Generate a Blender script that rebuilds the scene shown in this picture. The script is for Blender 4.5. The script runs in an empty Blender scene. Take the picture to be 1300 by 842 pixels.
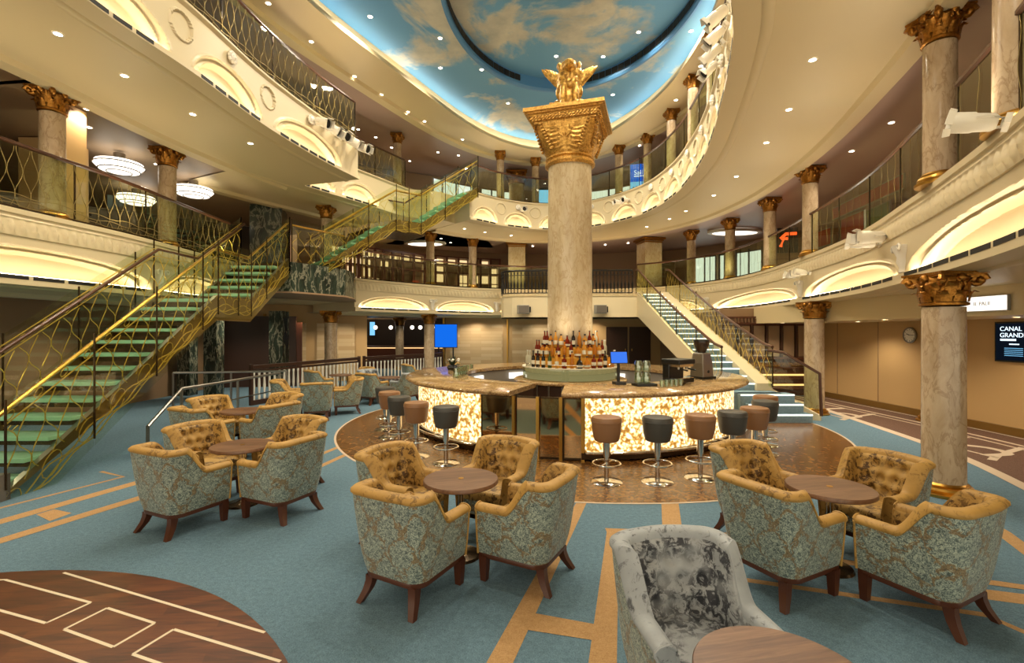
import bpy, bmesh, math, random
from math import *
from mathutils import Vector, Matrix, noise
C = bpy.context.scene.collection
S = bpy.context.scene
random.seed(7)
PI = pi
# ------------------------------------------------------------ materials
def lin(h):
    h = h.lstrip('#'); r = []
    for i in (0, 2, 4):
        c = int(h[i:i+2], 16)/255
        r.append(c/12.92 if c <= .04045 else ((c+.055)/1.055)**2.4)
    return (*r, 1)
class NT:
    def __init__(s, name):
        m = bpy.data.materials.new(name); m.use_nodes = True
        s.m = m; s.t = m.node_tree; s.t.nodes.clear()
        s.out = s.n('ShaderNodeOutputMaterial')
    def n(s, typ, ins=None, **kw):
        x = s.t.nodes.new(typ)
        for k, v in kw.items(): setattr(x, k, v)
        if ins:
            for k, v in ins.items(): s.set(x, k, v)
        return x
    def set(s, x, k, v):
        if hasattr(v, 'bl_idname') and hasattr(v, 'outputs'): v = v.outputs[0]
        if isinstance(v, bpy.types.NodeSocket): s.t.links.new(v, x.inputs[k])
        else: x.inputs[k].default_value = v
    def obj(s, scale=(1, 1, 1), rot=(0, 0, 0)):
        tc = s.n('ShaderNodeTexCoord')
        return s.n('ShaderNodeMapping', {'Vector': tc.outputs['Object'], 'Scale': scale, 'Rotation': rot})
    def noise(s, vec, scale, detail=3, rough=.5, dist=0):
        return s.n('ShaderNodeTexNoise', {'Vector': vec, 'Scale': scale, 'Detail': detail, 'Roughness': rough, 'Distortion': dist})
    def ramp(s, fac, stops, interp='LINEAR'):
        r = s.n('ShaderNodeValToRGB', {'Fac': fac}); cr = r.color_ramp; cr.interpolation = interp
        while len(cr.elements) < len(stops): cr.elements.new(.5)
        for e, (p, c) in zip(cr.elements, stops):
            e.position = p; e.color = lin(c) if isinstance(c, str) else (c, c, c, 1)
        return r
    def mix(s, f, a, b, blend='MIX'):
        x = s.n('ShaderNodeMix', data_type='RGBA', blend_type=blend)
        for k, v in ((0, f), (6, a), (7, b)):
            if isinstance(v, str): v = lin(v)
            s.set(x, k, v)
        return x.outputs[2]
    def math(s, op, a, b=0.0):
        return s.n('ShaderNodeMath', {0: a, 1: b}, operation=op).outputs[0]
    def bump(s, h, st=.3, d=.02):
        return s.n('ShaderNodeBump', {'Height': h, 'Strength': st, 'Distance': d})
    def pbsdf(s, col, rough=.5, metal=0, normal=None, **kw):
        p = s.n('ShaderNodeBsdfPrincipled')
        s.set(p, 'Base Color', lin(col) if isinstance(col, str) else col)
        s.set(p, 'Roughness', rough); s.set(p, 'Metallic', metal)
        if normal is not None: s.set(p, 'Normal', normal)
        for k, v in kw.items(): s.set(p, k.replace('_', ' '), v)
        s.t.links.new(p.outputs[0], s.out.inputs[0]); return p
def plain(name, col, rough=.5, metal=0, **kw):
    t = NT(name); t.pbsdf(col, rough, metal, **kw); return t.m
def emit(name, col, st):
    t = NT(name); e = t.n('ShaderNodeEmission', {'Color': lin(col), 'Strength': st})
    t.t.links.new(e.outputs[0], t.out.inputs[0]); return t.m
M = {}
M['cream'] = plain('cream_paint', '#d2bd90', .45)
M['cream2'] = plain('ivory_plaster', '#d9c8a2', .4)
M['brownceil'] = plain('brown_ceiling_panel', '#a58d72', .45)
M['mauve'] = plain('mauve_ceiling_panel', '#a78d7e', .4)
M['white'] = plain('white_enamel', '#e6dfd0', .35)
M['chrome'] = plain('polished_chrome', '#d8d2c8', .12, 1)
M['brass'] = plain('polished_brass', '#c89a4a', .3, 1)
M['steel'] = plain('brushed_steel', '#9b958c', .35, 1)
M['bronze'] = plain('dark_bronze', '#4a3a26', .25, .8)
M['dullwire'] = plain('dull_gold_wire', '#96824a', .45, .5)
M['goldwire'] = plain('gold_wire', '#d6b650', .35, .6)
M['iron'] = plain('black_iron', '#17130f', .4, .3)
M['black'] = plain('black_plastic', '#14130f', .35)
M['darkwood'] = plain('dark_wood', '#3b2316', .4)
M['redwood'] = plain('reddish_wood', '#5d3220', .35)
M['beige'] = plain('beige_wall_panel', '#bf9b68', .5)
M['taupe'] = plain('taupe_wall', '#8f7355', .55)
M['darkwall'] = plain('dark_wall', '#3a2c22', .5)
M['grey'] = plain('grey_metal', '#6f675c', .4, .3)
M['leatherbrown'] = plain('tan_leather', '#8e6644', .38)
M['leathergrey'] = plain('slate_leather', '#46443f', .38)
M['mirror'] = plain('bronze_mirror', '#c4a67a', .05, 1)
M['stringergold'] = plain('dark_gold_metal', '#8a7040', .3, .8)
M['slot'] = plain('vent_black', '#100d0a', .6)
M['greytrim'] = plain('grey_trim', '#8f8a80', .4)
M['paleline'] = plain('pale_carpet_line', '#c2ad93', .9)
M['inlay'] = plain('pale_maple_inlay', '#ded0b4', .4)
M['red'] = plain('red_panel', '#a84a3c', .5)
M['green'] = plain('green_panel', '#6f7a55', .5)
M['cove'] = emit('cove_led', '#ffedcc', 20)
M['covesky'] = emit('dome_led', '#fff2dc', 11)
M['lamp'] = emit('downlight_lens', '#fff2d8', 14)
M['sign'] = emit('lit_sign_face', '#fff6e8', 1.15)
M['blue'] = emit('blue_screen', '#1264d8', .9)
M['bluelite'] = emit('pale_blue_screen', '#7fc4f0', .9)
M['bluepos'] = emit('till_screen', '#3f78e8', .8)
M['scrdark'] = emit('dark_screen', '#101722', .5)
M['scrwhite'] = emit('white_screen_text', '#dff1ff', 1.1)
M['scrpink'] = emit('pink_screen', '#c06a84', .8)
M['scrred'] = emit('red_neon', '#ff5a28', 1.6)
M['curtain'] = emit('backlit_curtain', '#dbe4da', .95)
M['warmlit'] = emit('warm_lit_shelf', '#ffcf8a', 1.3)
M['amberlit'] = emit('amber_lit_riser', '#d88a2c', .45)
M['drumlit'] = emit('drum_glow', '#d9c890', .35)
M['ledwhite'] = emit('stair_led', '#f6f4e0', 2.2)
M['chandelier'] = emit('chandelier_crystal', '#fff3e0', 2.0)
M['signtext'] = plain('grey_sign_letters', '#8d867c', .6)
def m_marble(name, a, b, vein, sc=1.0):
    t = NT(name); v = t.obj((2.2*sc, 2.2*sc, .8*sc), (.6, .45, 0))
    n1 = t.noise(v, 3.2, 8, .65, .5); n2 = t.noise(v, 4.0, 6, .6, .7)
    base = t.ramp(n1, [(.3, a), (.7, b)])
    vm = t.ramp(n2, [(.46, 0.0), (.5, .6), (.54, 0.0)])
    t.pbsdf(t.mix(vm, base.outputs[0], vein), .18, 0); return t.m
M['marble'] = m_marble('beige_marble', '#c6b092', '#ab9272', '#8d6f4e', 1.0)
M['marblepillar'] = m_marble('cream_marble', '#cdbb9a', '#b7a17c', '#a88a5e', .8)
M['marbledark'] = m_marble('black_green_marble', '#141814', '#39463a', '#a8a48c', .55)
def m_gold(name, col, sc=30, st=.5, me=.85, dk='#8a5c1e'):
    t = NT(name); v = t.obj(); n = t.noise(v, sc, 4, .6)
    c = t.mix(t.ramp(n, [(.35, 0.0), (.65, 1.0)]), dk, col)
    t.pbsdf(c, .3, me, t.bump(n, st, .01)); return t.m
M['gold'] = m_gold('gilded_plaster', '#e6b55e', 30, .5, .65, '#a87630')
M['goldcap'] = m_gold('antique_gold', '#b27a34', 40)
M['goldstatue'] = m_gold("statue_gold", "#e6b456", 22, .3, .5)
def m_carpet(name, a, b, sc=120):
    t = NT(name); v = t.obj(); n = t.noise(v, sc, 2, .7); n2 = t.noise(v, 1.3, 2)
    n3 = t.noise(v, 28, 4, .7)
    c = t.ramp(t.math('ADD', t.math('MULTIPLY', n, .6), t.math('MULTIPLY', n3, .4)), [(.36, a), (.64, b)])
    c = t.mix(t.math('MULTIPLY', n2, .25), c.outputs[0], a)
    t.pbsdf(c, .95, 0, t.bump(n, .5, .01)); return t.m
M['carpet'] = m_carpet('teal_carpet', '#455f6f', '#708f9e')
M['tan'] = m_carpet('tan_carpet', '#a07a4c', '#bf9a69')
M['bluecarpet'] = m_carpet('blue_carpet', '#657f8d', '#8ea5ae')
M['browncarpet'] = m_carpet('brown_carpet', '#523625', '#6f4f3a')
def m_wood(name, a, b, c, sc=1, rough=.3, rot=0):
    t = NT(name); v = t.obj((2*sc, 22*sc, 4*sc), (0, 0, rot)); n = t.noise(v, 1.6, 6, .6, .6)
    v2 = t.obj((1, 1, 1), (0, 0, rot)); br = t.n('ShaderNodeTexBrick', {'Vector': v2, 'Color1': (.2, .2, .2, 1), 'Color2': (.8, .8, .8, 1), 'Mortar': (.4, .4, .4, 1), 'Scale': 1.0*sc, 'Mortar Size': .001, 'Brick Width': .7, 'Row Height': .085})
    f = t.math('ADD', t.math('MULTIPLY', n, .7), t.math('MULTIPLY', br.outputs[0], .3))
    r = t.ramp(f, [(.3, a), (.5, b), (.72, c)]); t.pbsdf(r.outputs[0], rough, 0); return t.m
M['dancewood'] = m_wood('walnut_parquet', '#3a1d0d', '#592e17', '#744322', 1, .32, -.35)
M['tablewood'] = m_wood('walnut_table_top', '#553a28', '#6f4f39', '#86654c', 1.6, .35)
M['legwood'] = plain('mahogany_leg', '#4a2614', .35)
M['railwood'] = plain('handrail_wood', '#4e2f1c', .3)
def m_granite():
    t = NT('polished_granite'); v = t.obj(); n = t.noise(v, 38, 5, .75); n2 = t.noise(v, 7, 4, .6, 1)
    f = t.math('ADD', t.math('MULTIPLY', n, .65), t.math('MULTIPLY', n2, .35))
    r = t.ramp(f, [(.34, '#4e3822'), (.48, '#937349'), (.62, '#c9ab7a'), (.72, '#e3cfa4')])
    t.pbsdf(r.outputs[0], .12, 0); return t.m
M['granite'] = m_granite()
def m_platform():
    t = NT('mosaic_floor'); v = t.obj(); vo = t.n('ShaderNodeTexVoronoi', {'Vector': v, 'Scale': 26.0}); n = t.noise(v, 3, 4)
    c = t.ramp(vo.outputs['Color'], [(.0, '#402610'), (.5, '#6e4822'), (1, '#9c7038')])
    c = t.mix(t.math('MULTIPLY', n, .35), c.outputs[0], '#5a3617')
    t.pbsdf(c, .25, 0); return t.m
M['mosaic'] = m_platform()
def m_onyx():
    t = NT('backlit_onyx'); v = t.obj(); d = t.noise(v, 3, 3)
    v2 = t.mix(.12, v.outputs[0], d.outputs['Color'])
    vo = t.n('ShaderNodeTexVoronoi', {'Vector': v2, 'Scale': 24.0}, feature='SMOOTH_F1'); n = t.noise(v, 15, 5, .7, 2.5)
    f = t.math('ADD', t.math('MULTIPLY', vo.outputs['Distance'], .45), t.math('MULTIPLY', n, .62))
    r = t.ramp(f, [(.38, '#fff3d2'), (.47, '#ffe8b4'), (.515, '#d8a850'), (.58, '#80521a')])
    b = t.pbsdf('#c9a868', .25); t.set(b, 'Emission Color', r.outputs[0]); b.inputs['Emission Strength'].default_value = 1.2
    return t.m
M['onyx'] = m_onyx()
def m_damask():
    t = NT('teal_damask'); v = t.obj()
    n = t.noise(v, 16, 3, .6, 1.0); n2 = t.noise(v, 60, 4, .8, 1.5); sx = t.n('ShaderNodeSeparateXYZ', {0: v.outputs[0]})
    u = t.math('ADD', sx.outputs[0], sx.outputs[1]); uz = sx.outputs[2]
    g = t.math('ADD', t.math('COSINE', t.math('MULTIPLY', u, 2*PI/.24)), t.math('COSINE', t.math('MULTIPLY', t.math('ADD', uz, .05), 2*PI/.30)))
    g2 = t.math('ABSOLUTE', t.math('ADD', g, t.math('MULTIPLY', t.math('SUBTRACT', n, .5), 4.2)))
    fine = t.ramp(n2, [(.42, '#424f4c'), (.5, '#748480'), (.57, '#aeb7a4')])
    gaps = t.ramp(g2, [(.20, 0.0), (.34, 1.0)])
    brown = t.ramp(n2, [(.42, '#63502f'), (.58, '#8a7148')])
    t.pbsdf(t.mix(t.math('MULTIPLY', t.math('SUBTRACT', 1.0, gaps), .85), fine.outputs[0], brown.outputs[0]), .55, 0, t.bump(n2, .35, .006), Sheen_Weight=.2); return t.m
M['damask'] = m_damask()
def m_velvet(name, base, light, dark, amt, lo=.52):
    t = NT(name); v = t.obj(); n = t.noise(v, 20, 6, .72, .8); n2 = t.noise(v, 4.2, 2); n3 = t.noise(v, 7, 3)
    msk = t.math('MULTIPLY', t.ramp(n, [(lo, 0.0), (lo+.08, 1.0)]), t.ramp(n2, [(.38, 0.0), (.52, amt)]))
    c = t.mix(n3, base, light); c = t.mix(msk, c, dark)
    t.pbsdf(c, .6, 0, t.bump(n, .15, .01), Sheen_Weight=.35, Sheen_Roughness=.4, Sheen_Tint=lin(light)); return t.m
M['velvet'] = m_velvet('gold_velvet', '#8f6a2a', '#c49b52', '#573a10', .7)
M['velvetback'] = m_velvet('gold_velvet_mottled', '#94702e', '#cba45c', '#45290a', .95, .475)
M['greyvelvet'] = m_velvet('silver_velvet', '#7b8084', '#aab0b2', '#282a32', .8, .55)
M['greyback'] = m_velvet('silver_velvet_mottled', '#7d8286', '#aeb2b2', '#20222b', .95, .45)
def m_glass(name, tint, gl=.1, rough=.02):
    t = NT(name); tr = t.n('ShaderNodeBsdfTransparent', {'Color': lin(tint)}); g = t.n('ShaderNodeBsdfGlossy', {'Roughness': rough, 'Color': (.9, .95, .9, 1)})
    lw = t.n('ShaderNodeLayerWeight', {'Blend': .25})
    f = t.math('ADD', t.math('MULTIPLY', lw.outputs['Facing'], gl*1.6), gl*.35)
    mx = t.n('ShaderNodeMixShader', {0: f, 1: tr, 2: g}); t.t.links.new(mx.outputs[0], t.out.inputs[0]); return t.m
M['glass'] = m_glass('clear_glass', '#edf2e2')
M['glassgreen'] = m_glass('tinted_balustrade_glass', '#dfe6ca', .14)
M['bottleclear'] = m_glass('clear_bottle', '#dfe6d2', .35)
def m_tread():
    t = NT('green_glass_tread'); v = t.obj(); n = t.noise(v, 2, 2)
    d = t.n('ShaderNodeBsdfPrincipled', {'Base Color': lin('#b2dcc4'), 'Roughness': .12}); tl = t.n('ShaderNodeBsdfTranslucent', {'Color': lin('#bfe6cc')})
    mx = t.n('ShaderNodeMixShader', {0: .45, 1: d, 2: tl}); t.t.links.new(mx.outputs[0], t.out.inputs[0]); return t.m
M['tread'] = m_tread()
def m_liquor(name, col, tr=.5):
    t = NT(name); d = t.n('ShaderNodeBsdfPrincipled', {'Base Color': lin(col), 'Roughness': .06}); tl = t.n('ShaderNodeBsdfTranslucent', {'Color': lin(col)})
    mx = t.n('ShaderNodeMixShader', {0: tr, 1: d, 2: tl}); t.t.links.new(mx.outputs[0], t.out.inputs[0]); return t.m
LIQ = [m_liquor('amber_liquor', '#d9922e'), m_liquor('red_liquor', '#8f2c12'), m_liquor('dark_liquor', '#1c120c', .1), m_liquor('gold_liquor', '#e9b048'), m_liquor('clear_spirit', '#dcd8c0'), m_liquor('green_liquor', '#5d6a34')]
M['label'] = plain('cream_label', '#e6dcc0', .6)
M['cap'] = plain('dark_cap', '#2a1a14', .4)
def m_sky():
    t = NT('painted_sky'); v = t.obj(); n = t.noise(v, .42, 7, .6, .4); n2 = t.noise(v, .2, 2)
    sky = t.ramp(n2, [(.35, '#467faa'), (.65, '#699fc4')]); cl = t.noise(v, 1.2, 5, .6)
    cc = t.ramp(cl, [(.35, '#a9a492'), (.65, '#d2cab0')])
    msk = t.ramp(n, [(.50, 0.0), (.57, 1.0)])
    t.pbsdf(t.mix(t.math('MULTIPLY', msk, .85), sky.outputs[0], cc.outputs[0]), .7, 0); return t.m
M['sky'] = m_sky()
M['skyrim'] = plain('sky_rim_blue', '#4d83b5', .5)
def m_brickwall(name, a, b):
    t = NT(name); v = t.obj((1, 1, 1), (PI/2, 0, 0)); br = t.n('ShaderNodeTexBrick', {'Vector': v, 'Color1': lin(a), 'Color2': lin(b), 'Mortar': lin(b), 'Scale': 1.0, 'Mortar Size': .006, 'Brick Width': .9, 'Row Height': .14})
    t.pbsdf(br.outputs[0], .5, 0); return t.m
M['panelwall'] = m_brickwall('slatted_panel', '#cdb48c', '#b5966a')
# ------------------------------------------------------------ mesh builder
class MB:
    def __init__(s, T=None): s.v = []; s.f = []; s.mi = []; s.T = T; s.cur = 0
    def add(s, vs, fs):
        o = len(s.v)
        for p in vs:
            p = Vector(p); s.v.append(s.T @ p if s.T else p)
        for f in fs: s.f.append([i+o for i in f]); s.mi.append(s.cur)
        return s
    def m(s, i): s.cur = i; return s
    def box(s, c, d, rz=0, R=None):
        x, y, z = d[0]/2, d[1]/2, d[2]/2
        R = R or Matrix.Rotation(rz, 3, 'Z'); c = Vector(c)
        vs = [c + R @ Vector((a*x, b*y, e*z)) for e in (-1, 1) for b in (-1, 1) for a in (-1, 1)]
        return s.add(vs, [(0, 2, 3, 1), (4, 5, 7, 6), (0, 1, 5, 4), (2, 6, 7, 3), (0, 4, 6, 2), (1, 3, 7, 5)])
    def prism(s, poly, z0, z1):
        n = len(poly)
        vs = [(p[0], p[1], z0) for p in poly] + [(p[0], p[1], z1) for p in poly]
        fs = [tuple(reversed(range(n))), tuple(range(n, 2*n))] + [(i, (i+1) % n, n+(i+1) % n, n+i) for i in range(n)]
        return s.add(vs, fs)
    def poly(s, pts): return s.add(pts, [tuple(range(len(pts)))])
    def grid(s, rows, cu=False, cv=False):
        n = len(rows[0]); m = len(rows); vs = [p for r in rows for p in r]; fs = []
        for i in range(m if cv else m-1):
            for j in range(n if cu else n-1):
                a = i*n+j; b = i*n+(j+1) % n; c = ((i+1) % m)*n+(j+1) % n; d = ((i+1) % m)*n+j
                fs.append((a, b, c, d))
        return s.add(vs, fs)
    def lathe(s, prof, c=(0, 0, 0), n=24, a0=0, a1=2*PI):
        full = abs(a1-a0-2*PI) < 1e-6; k = n if full else n+1
        rows = [[(c[0]+r*cos(a0+(a1-a0)*i/n), c[1]+r*sin(a0+(a1-a0)*i/n), c[2]+z) for i in range(k)] for r, z in prof]
        return s.grid(rows, cu=full)
    def tube(s, pts, r, n=6, closed=False, cap=True):
        pts = [Vector(p) for p in pts]; N = len(pts); rows = []
        for i in range(N):
            if closed: t = pts[(i+1) % N]-pts[i-1]
            else: t = pts[min(i+1, N-1)]-pts[max(i-1, 0)]
            t.normalize(); up = Vector((0, 0, 1)) if abs(t.z) < .95 else Vector((1, 0, 0))
            a = t.cross(up).normalized(); b = a.cross(t)
            rr = r[i] if isinstance(r, (list, tuple)) else r
            rows.append([pts[i]+a*(rr*cos(2*PI*k/n+PI/n))+b*(rr*sin(2*PI*k/n+PI/n)) for k in range(n)])
        s.grid(rows, cu=True, cv=closed)
        if cap and not closed:
            o = len(s.v)-N*n; T = s.T; s.T = None
            s.f.append([o+k for k in range(n)]); s.mi.append(s.cur); s.f.append([o+(N-1)*n+k for k in range(n)]); s.mi.append(s.cur); s.T = T
        return s
    def ell(s, c, r, n=12, m=8, R=None):
        rows = []
        for i in range(m+1):
            th = PI*i/m; row = []
            for k in range(n):
                p = Vector((r[0]*sin(th)*cos(2*PI*k/n), r[1]*sin(th)*sin(2*PI*k/n), r[2]*cos(th)))
                row.append(Vector(c)+(R @ p if R else p))
            rows.append(row)
        return s.grid(rows, cu=True)
    def build(s, name, mats, parent=None, smooth=True, ang=40, bevel=0, loc=None, recalc=True):
        me = bpy.data.meshes.new(name); me.from_pydata([tuple(p) for p in s.v], [], s.f)
        if not isinstance(mats, (list, tuple)): mats = [mats]
        for m_ in mats: me.materials.append(m_)
        if len(mats) > 1: me.polygons.foreach_set('material_index', s.mi)
        if recalc:
            bm = bmesh.new(); bm.from_mesh(me); bmesh.ops.remove_doubles(bm, verts=bm.verts, dist=1e-5); bmesh.ops.recalc_face_normals(bm, faces=bm.faces); bm.to_mesh(me); bm.free()
        if smooth:
            me.polygons.foreach_set('use_smooth', [True]*len(me.polygons)); me.set_sharp_from_angle(angle=radians(ang))
        me.update(); o = bpy.data.objects.new(name, me); C.objects.link(o)
        if parent: o.parent = parent
        if loc: o.location = loc
        if bevel:
            b = o.modifiers.new('bevel', 'BEVEL'); b.width = bevel; b.segments = 2; b.limit_method = 'ANGLE'
        return o
def tag(o, label=None, cat=None, group=None, kind=None):
    for k, v in (('label', label), ('category', cat), ('group', group), ('kind', kind)):
        if v: o[k] = v
    return o
def thing(name, label, cat, loc=(0, 0, 0), rz=0, group=None):
    o = bpy.data.objects.new(name, None); o.empty_display_size = .1; C.objects.link(o); o.location = loc; o.rotation_euler.z = rz
    return tag(o, label, cat, group)
KIDS = {}
def dup(o, loc, rz=0, label=None, group=None, scale=None):
    r = o.copy(); C.objects.link(r); r.location = loc; r.rotation_euler.z = rz
    if scale: r.scale = scale
    if label: r['label'] = label
    if group: r['group'] = group
    def rec(a, b):
        for ch in a.children:
            c = ch.copy(); C.objects.link(c); c.parent = b; rec(ch, c)
    rec(o, r); return r
class Proto:
    """first placement moves the prototype itself, the later ones copy it"""
    def __init__(s, o): s.o = o; s.used = False
    def put(s, loc, rz=0, label=None, group=None, scale=None):
        if s.used: return dup(s.o, loc, rz, label, group, scale)
        s.used = True; s.o.location = loc; s.o.rotation_euler.z = rz
        if scale: s.o.scale = scale
        return tag(s.o, label, None, group)
ORD = ['first', 'second', 'third', 'fourth', 'fifth', 'sixth', 'seventh', 'eighth', 'ninth', 'tenth', 'eleventh', 'twelfth', 'thirteenth', 'fourteenth', 'fifteenth', 'sixteenth', 'seventeenth', 'eighteenth', 'nineteenth', 'twentieth']
# ------------------------------------------------------------ plan curves
def spline(pts, step=.05):
    P = [Vector(p) for p in pts]; out = []
    for i in range(len(P)-1):
        p0 = P[i-1] if i else P[0]*2-P[1]; p1, p2 = P[i], P[i+1]; p3 = P[i+2] if i+2 < len(P) else P[-1]*2-P[-2]
        n = max(2, int((p2-p1).length/step))
        for k in range(n):
            t = k/n; out.append(.5*((2*p1)+(p2-p0)*t+(2*p0-5*p1+4*p2-p3)*t*t+(3*p1-p0-3*p2+p3)*t**3))
    out.append(P[-1]); return out
class Path:
    def __init__(s, pts, step=.05):
        q = spline(pts, step); L = [0]
        for a, b in zip(q, q[1:]): L.append(L[-1]+(b-a).length)
        s.len = L[-1]; n = int(s.len/step); s.p = []; j = 0
        for i in range(n+1):
            d = s.len*i/n
            while j < len(L)-2 and L[j+1] < d: j += 1
            s.p.append(q[j].lerp(q[j+1], (d-L[j])/max(1e-9, L[j+1]-L[j])))
        s.step = s.len/n; s.n = []
        for i in range(n+1):
            t = (s.p[min(i+2, n)]-s.p[max(i-2, 0)]).normalized(); s.n.append(Vector((-t.y, t.x)))
    def at(s, d, off=0):
        x = max(0, min(len(s.p)-1.001, d/s.step)); i = int(x); f = x-i
        return s.p[i].lerp(s.p[i+1], f)+s.n[i].lerp(s.n[i+1], f)*off
    def near(s, x, y):
        v = Vector((x, y)); return min(range(len(s.p)), key=lambda i: (s.p[i]-v).length)*s.step
    def ang(s, d):
        a = s.at(d-.05); b = s.at(d+.05); return atan2(b.y-a.y, b.x-a.x)
    def pts(s, d0, d1, z, off=0, step=.1):
        n = max(1, int(abs(d1-d0)/step)); return [(*s.at(d0+(d1-d0)*i/n, off), z) for i in range(n+1)]
def sst(a, b, x):
    t = max(0, min(1, (x-a)/(b-a))); return t*t*(3-2*t)
# ------------------------------------------------------------ levels and plan of the atrium
Z1, F2, Z2, F3, Z3 = 2.45, 3.5, 5.5, 6.45, 8.2
L2 = Path([(-5.6, -.5), (-6.55, 2.5), (-6.9, 5.6), (-6.72, 8.2), (-6.78, 10.0), (-6.8, 11.5)], .025)
R2 = Path([(-5.0, 15.0), (-4.05, 16.2), (-2.2, 18.0), (-.3, 18.9), (2.3, 19.2), (4.8, 18.5), (6.25, 17.2), (7.0, 15.3), (7.05, 13.2), (6.55, 10.3), (5.95, 8.0), (5.12, 6.0), (4.75, 5.2), (4.02, 3.75), (2.95, 2.0), (1.8, .6)], .025)
A3 = Path([(-4.2, 1.5), (-4.7, 3.5), (-4.79, 5.27), (-4.6, 6.8), (-4.48, 8.5), (-4.15, 10.2), (-3.75, 11.5)], .025)
B3 = Path([(-6.0, 10.6), (-5.27, 12.07), (-4.45, 13.5), (-3.4, 15.4)])
C3 = Path([(-1.4, 15.6), (-.28, 16.6), (1.2, 17.2), (2.8, 16.8), (4.05, 15.2), (4.45, 13.2), (4.32, 11.2), (4.02, 9.6), (3.53, 7.93), (2.98, 6.32), (2.5, 5.27), (1.2, 3.0), (.2, 1.8)], .025)
P4 = Path([(-4.0, 6.0), (-4.15, 7.6), (-3.9, 9.3), (-2.65, 12.06), (-1.24, 14.8), (0, 16.2), (1.26, 16.7), (2.6, 16.0), (3.57, 14.3), (4.05, 12.5), (4.15, 10.7), (3.95, 9.0), (3.3, 6.5), (2.2, 4.2), (.3, 2.7), (-2, 2.9), (-3.4, 4.2), (-4.0, 6.0)])
# ------------------------------------------------------------ floor with its carpet pattern
COLC = (1.17, 9.55); PLC = (1.32, 9.5); PLR = 4.55
def circ(c, r, n=72, a0=0, a1=2*PI): return [(c[0]+r*cos(a0+(a1-a0)*i/n), c[1]+r*sin(a0+(a1-a0)*i/n)) for i in range(n)]
fl = MB()
fl.m(0).poly([(-14, -3, 0), (12, -3, 0), (12, 28, 0), (-14, 28, 0)])
def band(mb, pts, w, z):
    P = [Vector(p) for p in pts]; a = []; b = []
    for i in range(len(P)):
        t = (P[min(i+1, len(P)-1)]-P[max(i-1, 0)]).normalized(); n = Vector((-t.y, t.x))*w/2
        a.append((*(P[i]+n), z)); b.append((*(P[i]-n), z))
    mb.grid([a, b])
def flat(mb, pts, z): mb.poly([(x, y, z) for x, y in pts])
fl.m(1)                                           # tan geometric bands
z = .002
band(fl, [(-5.3, 4.6), (-4.81, 5.85), (-5.28, 6.07)], .05, z)
flat(fl, [(-5.4, 3.0), (-4.55, 5.6), (-4.2, 6.7), (-4.08, 6.62), (-4.42, 5.5), (-5.25, 2.95)], z)
flat(fl, [(-5.0, 2.6), (-4.1, 5.1), (-3.75, 6.2), (-3.63, 6.14), (-3.98, 5.0), (-4.86, 2.55)], z)
flat(fl, [(-4.67, 4.64), (-4.63, 4.78), (-4.36, 4.68), (-4.38, 4.48)], z+.0005)
band(fl, [(-3.1, 5.6), (-2.6, 7.8), (-1.45, 10.9)], .09, z)
band(fl, [(-2.75, 5.4), (-2.3, 7.5), (-1.1, 10.6)], .09, z)
flat(fl, [(-.5, 1.5), (.67, 4.95), (.78, 4.95), (-.34, 1.5)], z)
flat(fl, [(.06, 1.2), (.85, 4.24), (.96, 4.24), (.25, 1.2)], z)
flat(fl, [(.1, 3.03), (.58, 2.88), (.52, 2.74), (.04, 2.86)], z+.0005)
flat(fl, [(1.58, 5.0), (1.76, 5.0), (1.56, 4.34), (1.38, 4.34)], z+.0005)
flat(fl, [(.85, 4.32), (2.0, 4.22), (1.98, 4.08), (.85, 4.2)], z+.0008)
band(fl, [(4.6, 4.9), (4.4, 4.25), (4.0, 3.4)], .13, z)
flat(fl, [(2.9, 3.42), (4.2, 3.02), (4.2, 2.86), (2.9, 3.26)], z)
band(fl, [(1.2, 3.55), (1.63, 3.44), (3.0, 3.0), (3.15, 2.6)], .06, z)
flat(fl, [(2.0, 3.95), (4.6, 3.0), (4.6, 2.92), (2.0, 3.85)], z+.001)
fl.m(2)                                           # round walnut dance floor with pale inlay
DC = (-3.36, .75); flat(fl, circ(DC, 2.81, 96), .003)
fl.m(7); zi = .0042
for pl in ([(-4.4, 3.3), (-3.67, 3.42), (-2.79, 3.13), (-2.87, 2.91), (-4.6, 3.45)], [(-2.63, 3.07), (-2.2, 2.91), (-2.27, 2.69), (-2.7, 2.85), (-2.63, 3.07)], [(-1.0, 2.48), (-2.04, 2.85), (-2.11, 2.63), (-1.2, 2.3)], [(-5.4, 3.6), (-3.01, 2.81), (-.9, 2.05)]): 
    for a, b in zip(pl, pl[1:]):
        if (Vector(a)-Vector(DC)).length < 2.8 or (Vector(b)-Vector(DC)).length < 2.8:
            a, b = Vector(a), Vector(b); N = 24; ok = [a.lerp(b, i/N) for i in range(N+1) if (a.lerp(b, i/N)-Vector(DC)).length < 2.79]
            if len(ok) > 1: band(fl, [ok[0], ok[-1]], .019, zi)
a, b = Vector((-3.34, 3.52)), Vector((-1.475, 2.82)); band(fl, [a, b], .019, zi)
fl.m(4); flat(fl, circ(PLC, PLR, 120), .003)       # mosaic round the bar
fl.m(3); fl.grid([[(*p, .004) for p in circ(PLC, PLR, 120)], [(*p, .004) for p in circ(PLC, PLR+.035, 120)]], cu=True)
fl.m(5)                                           # corridor carpet
pb = spline([(7.4, 13.2), (7.12, 10.84), (6.62, 7.9), (6.3, 6.6), (5.75, 5.25), (5.3, 4.3), (4.6, 2.5)], .3)
fl.poly([(*p, .002) for p in pb]+[(12, 2.5, .002), (12, 13.2, .002)])
fl.m(6); fl.grid([[(p.x, p.y, .0035) for p in pb], [(p.x+.16, p.y-.02, .0035) for p in pb]])
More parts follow.
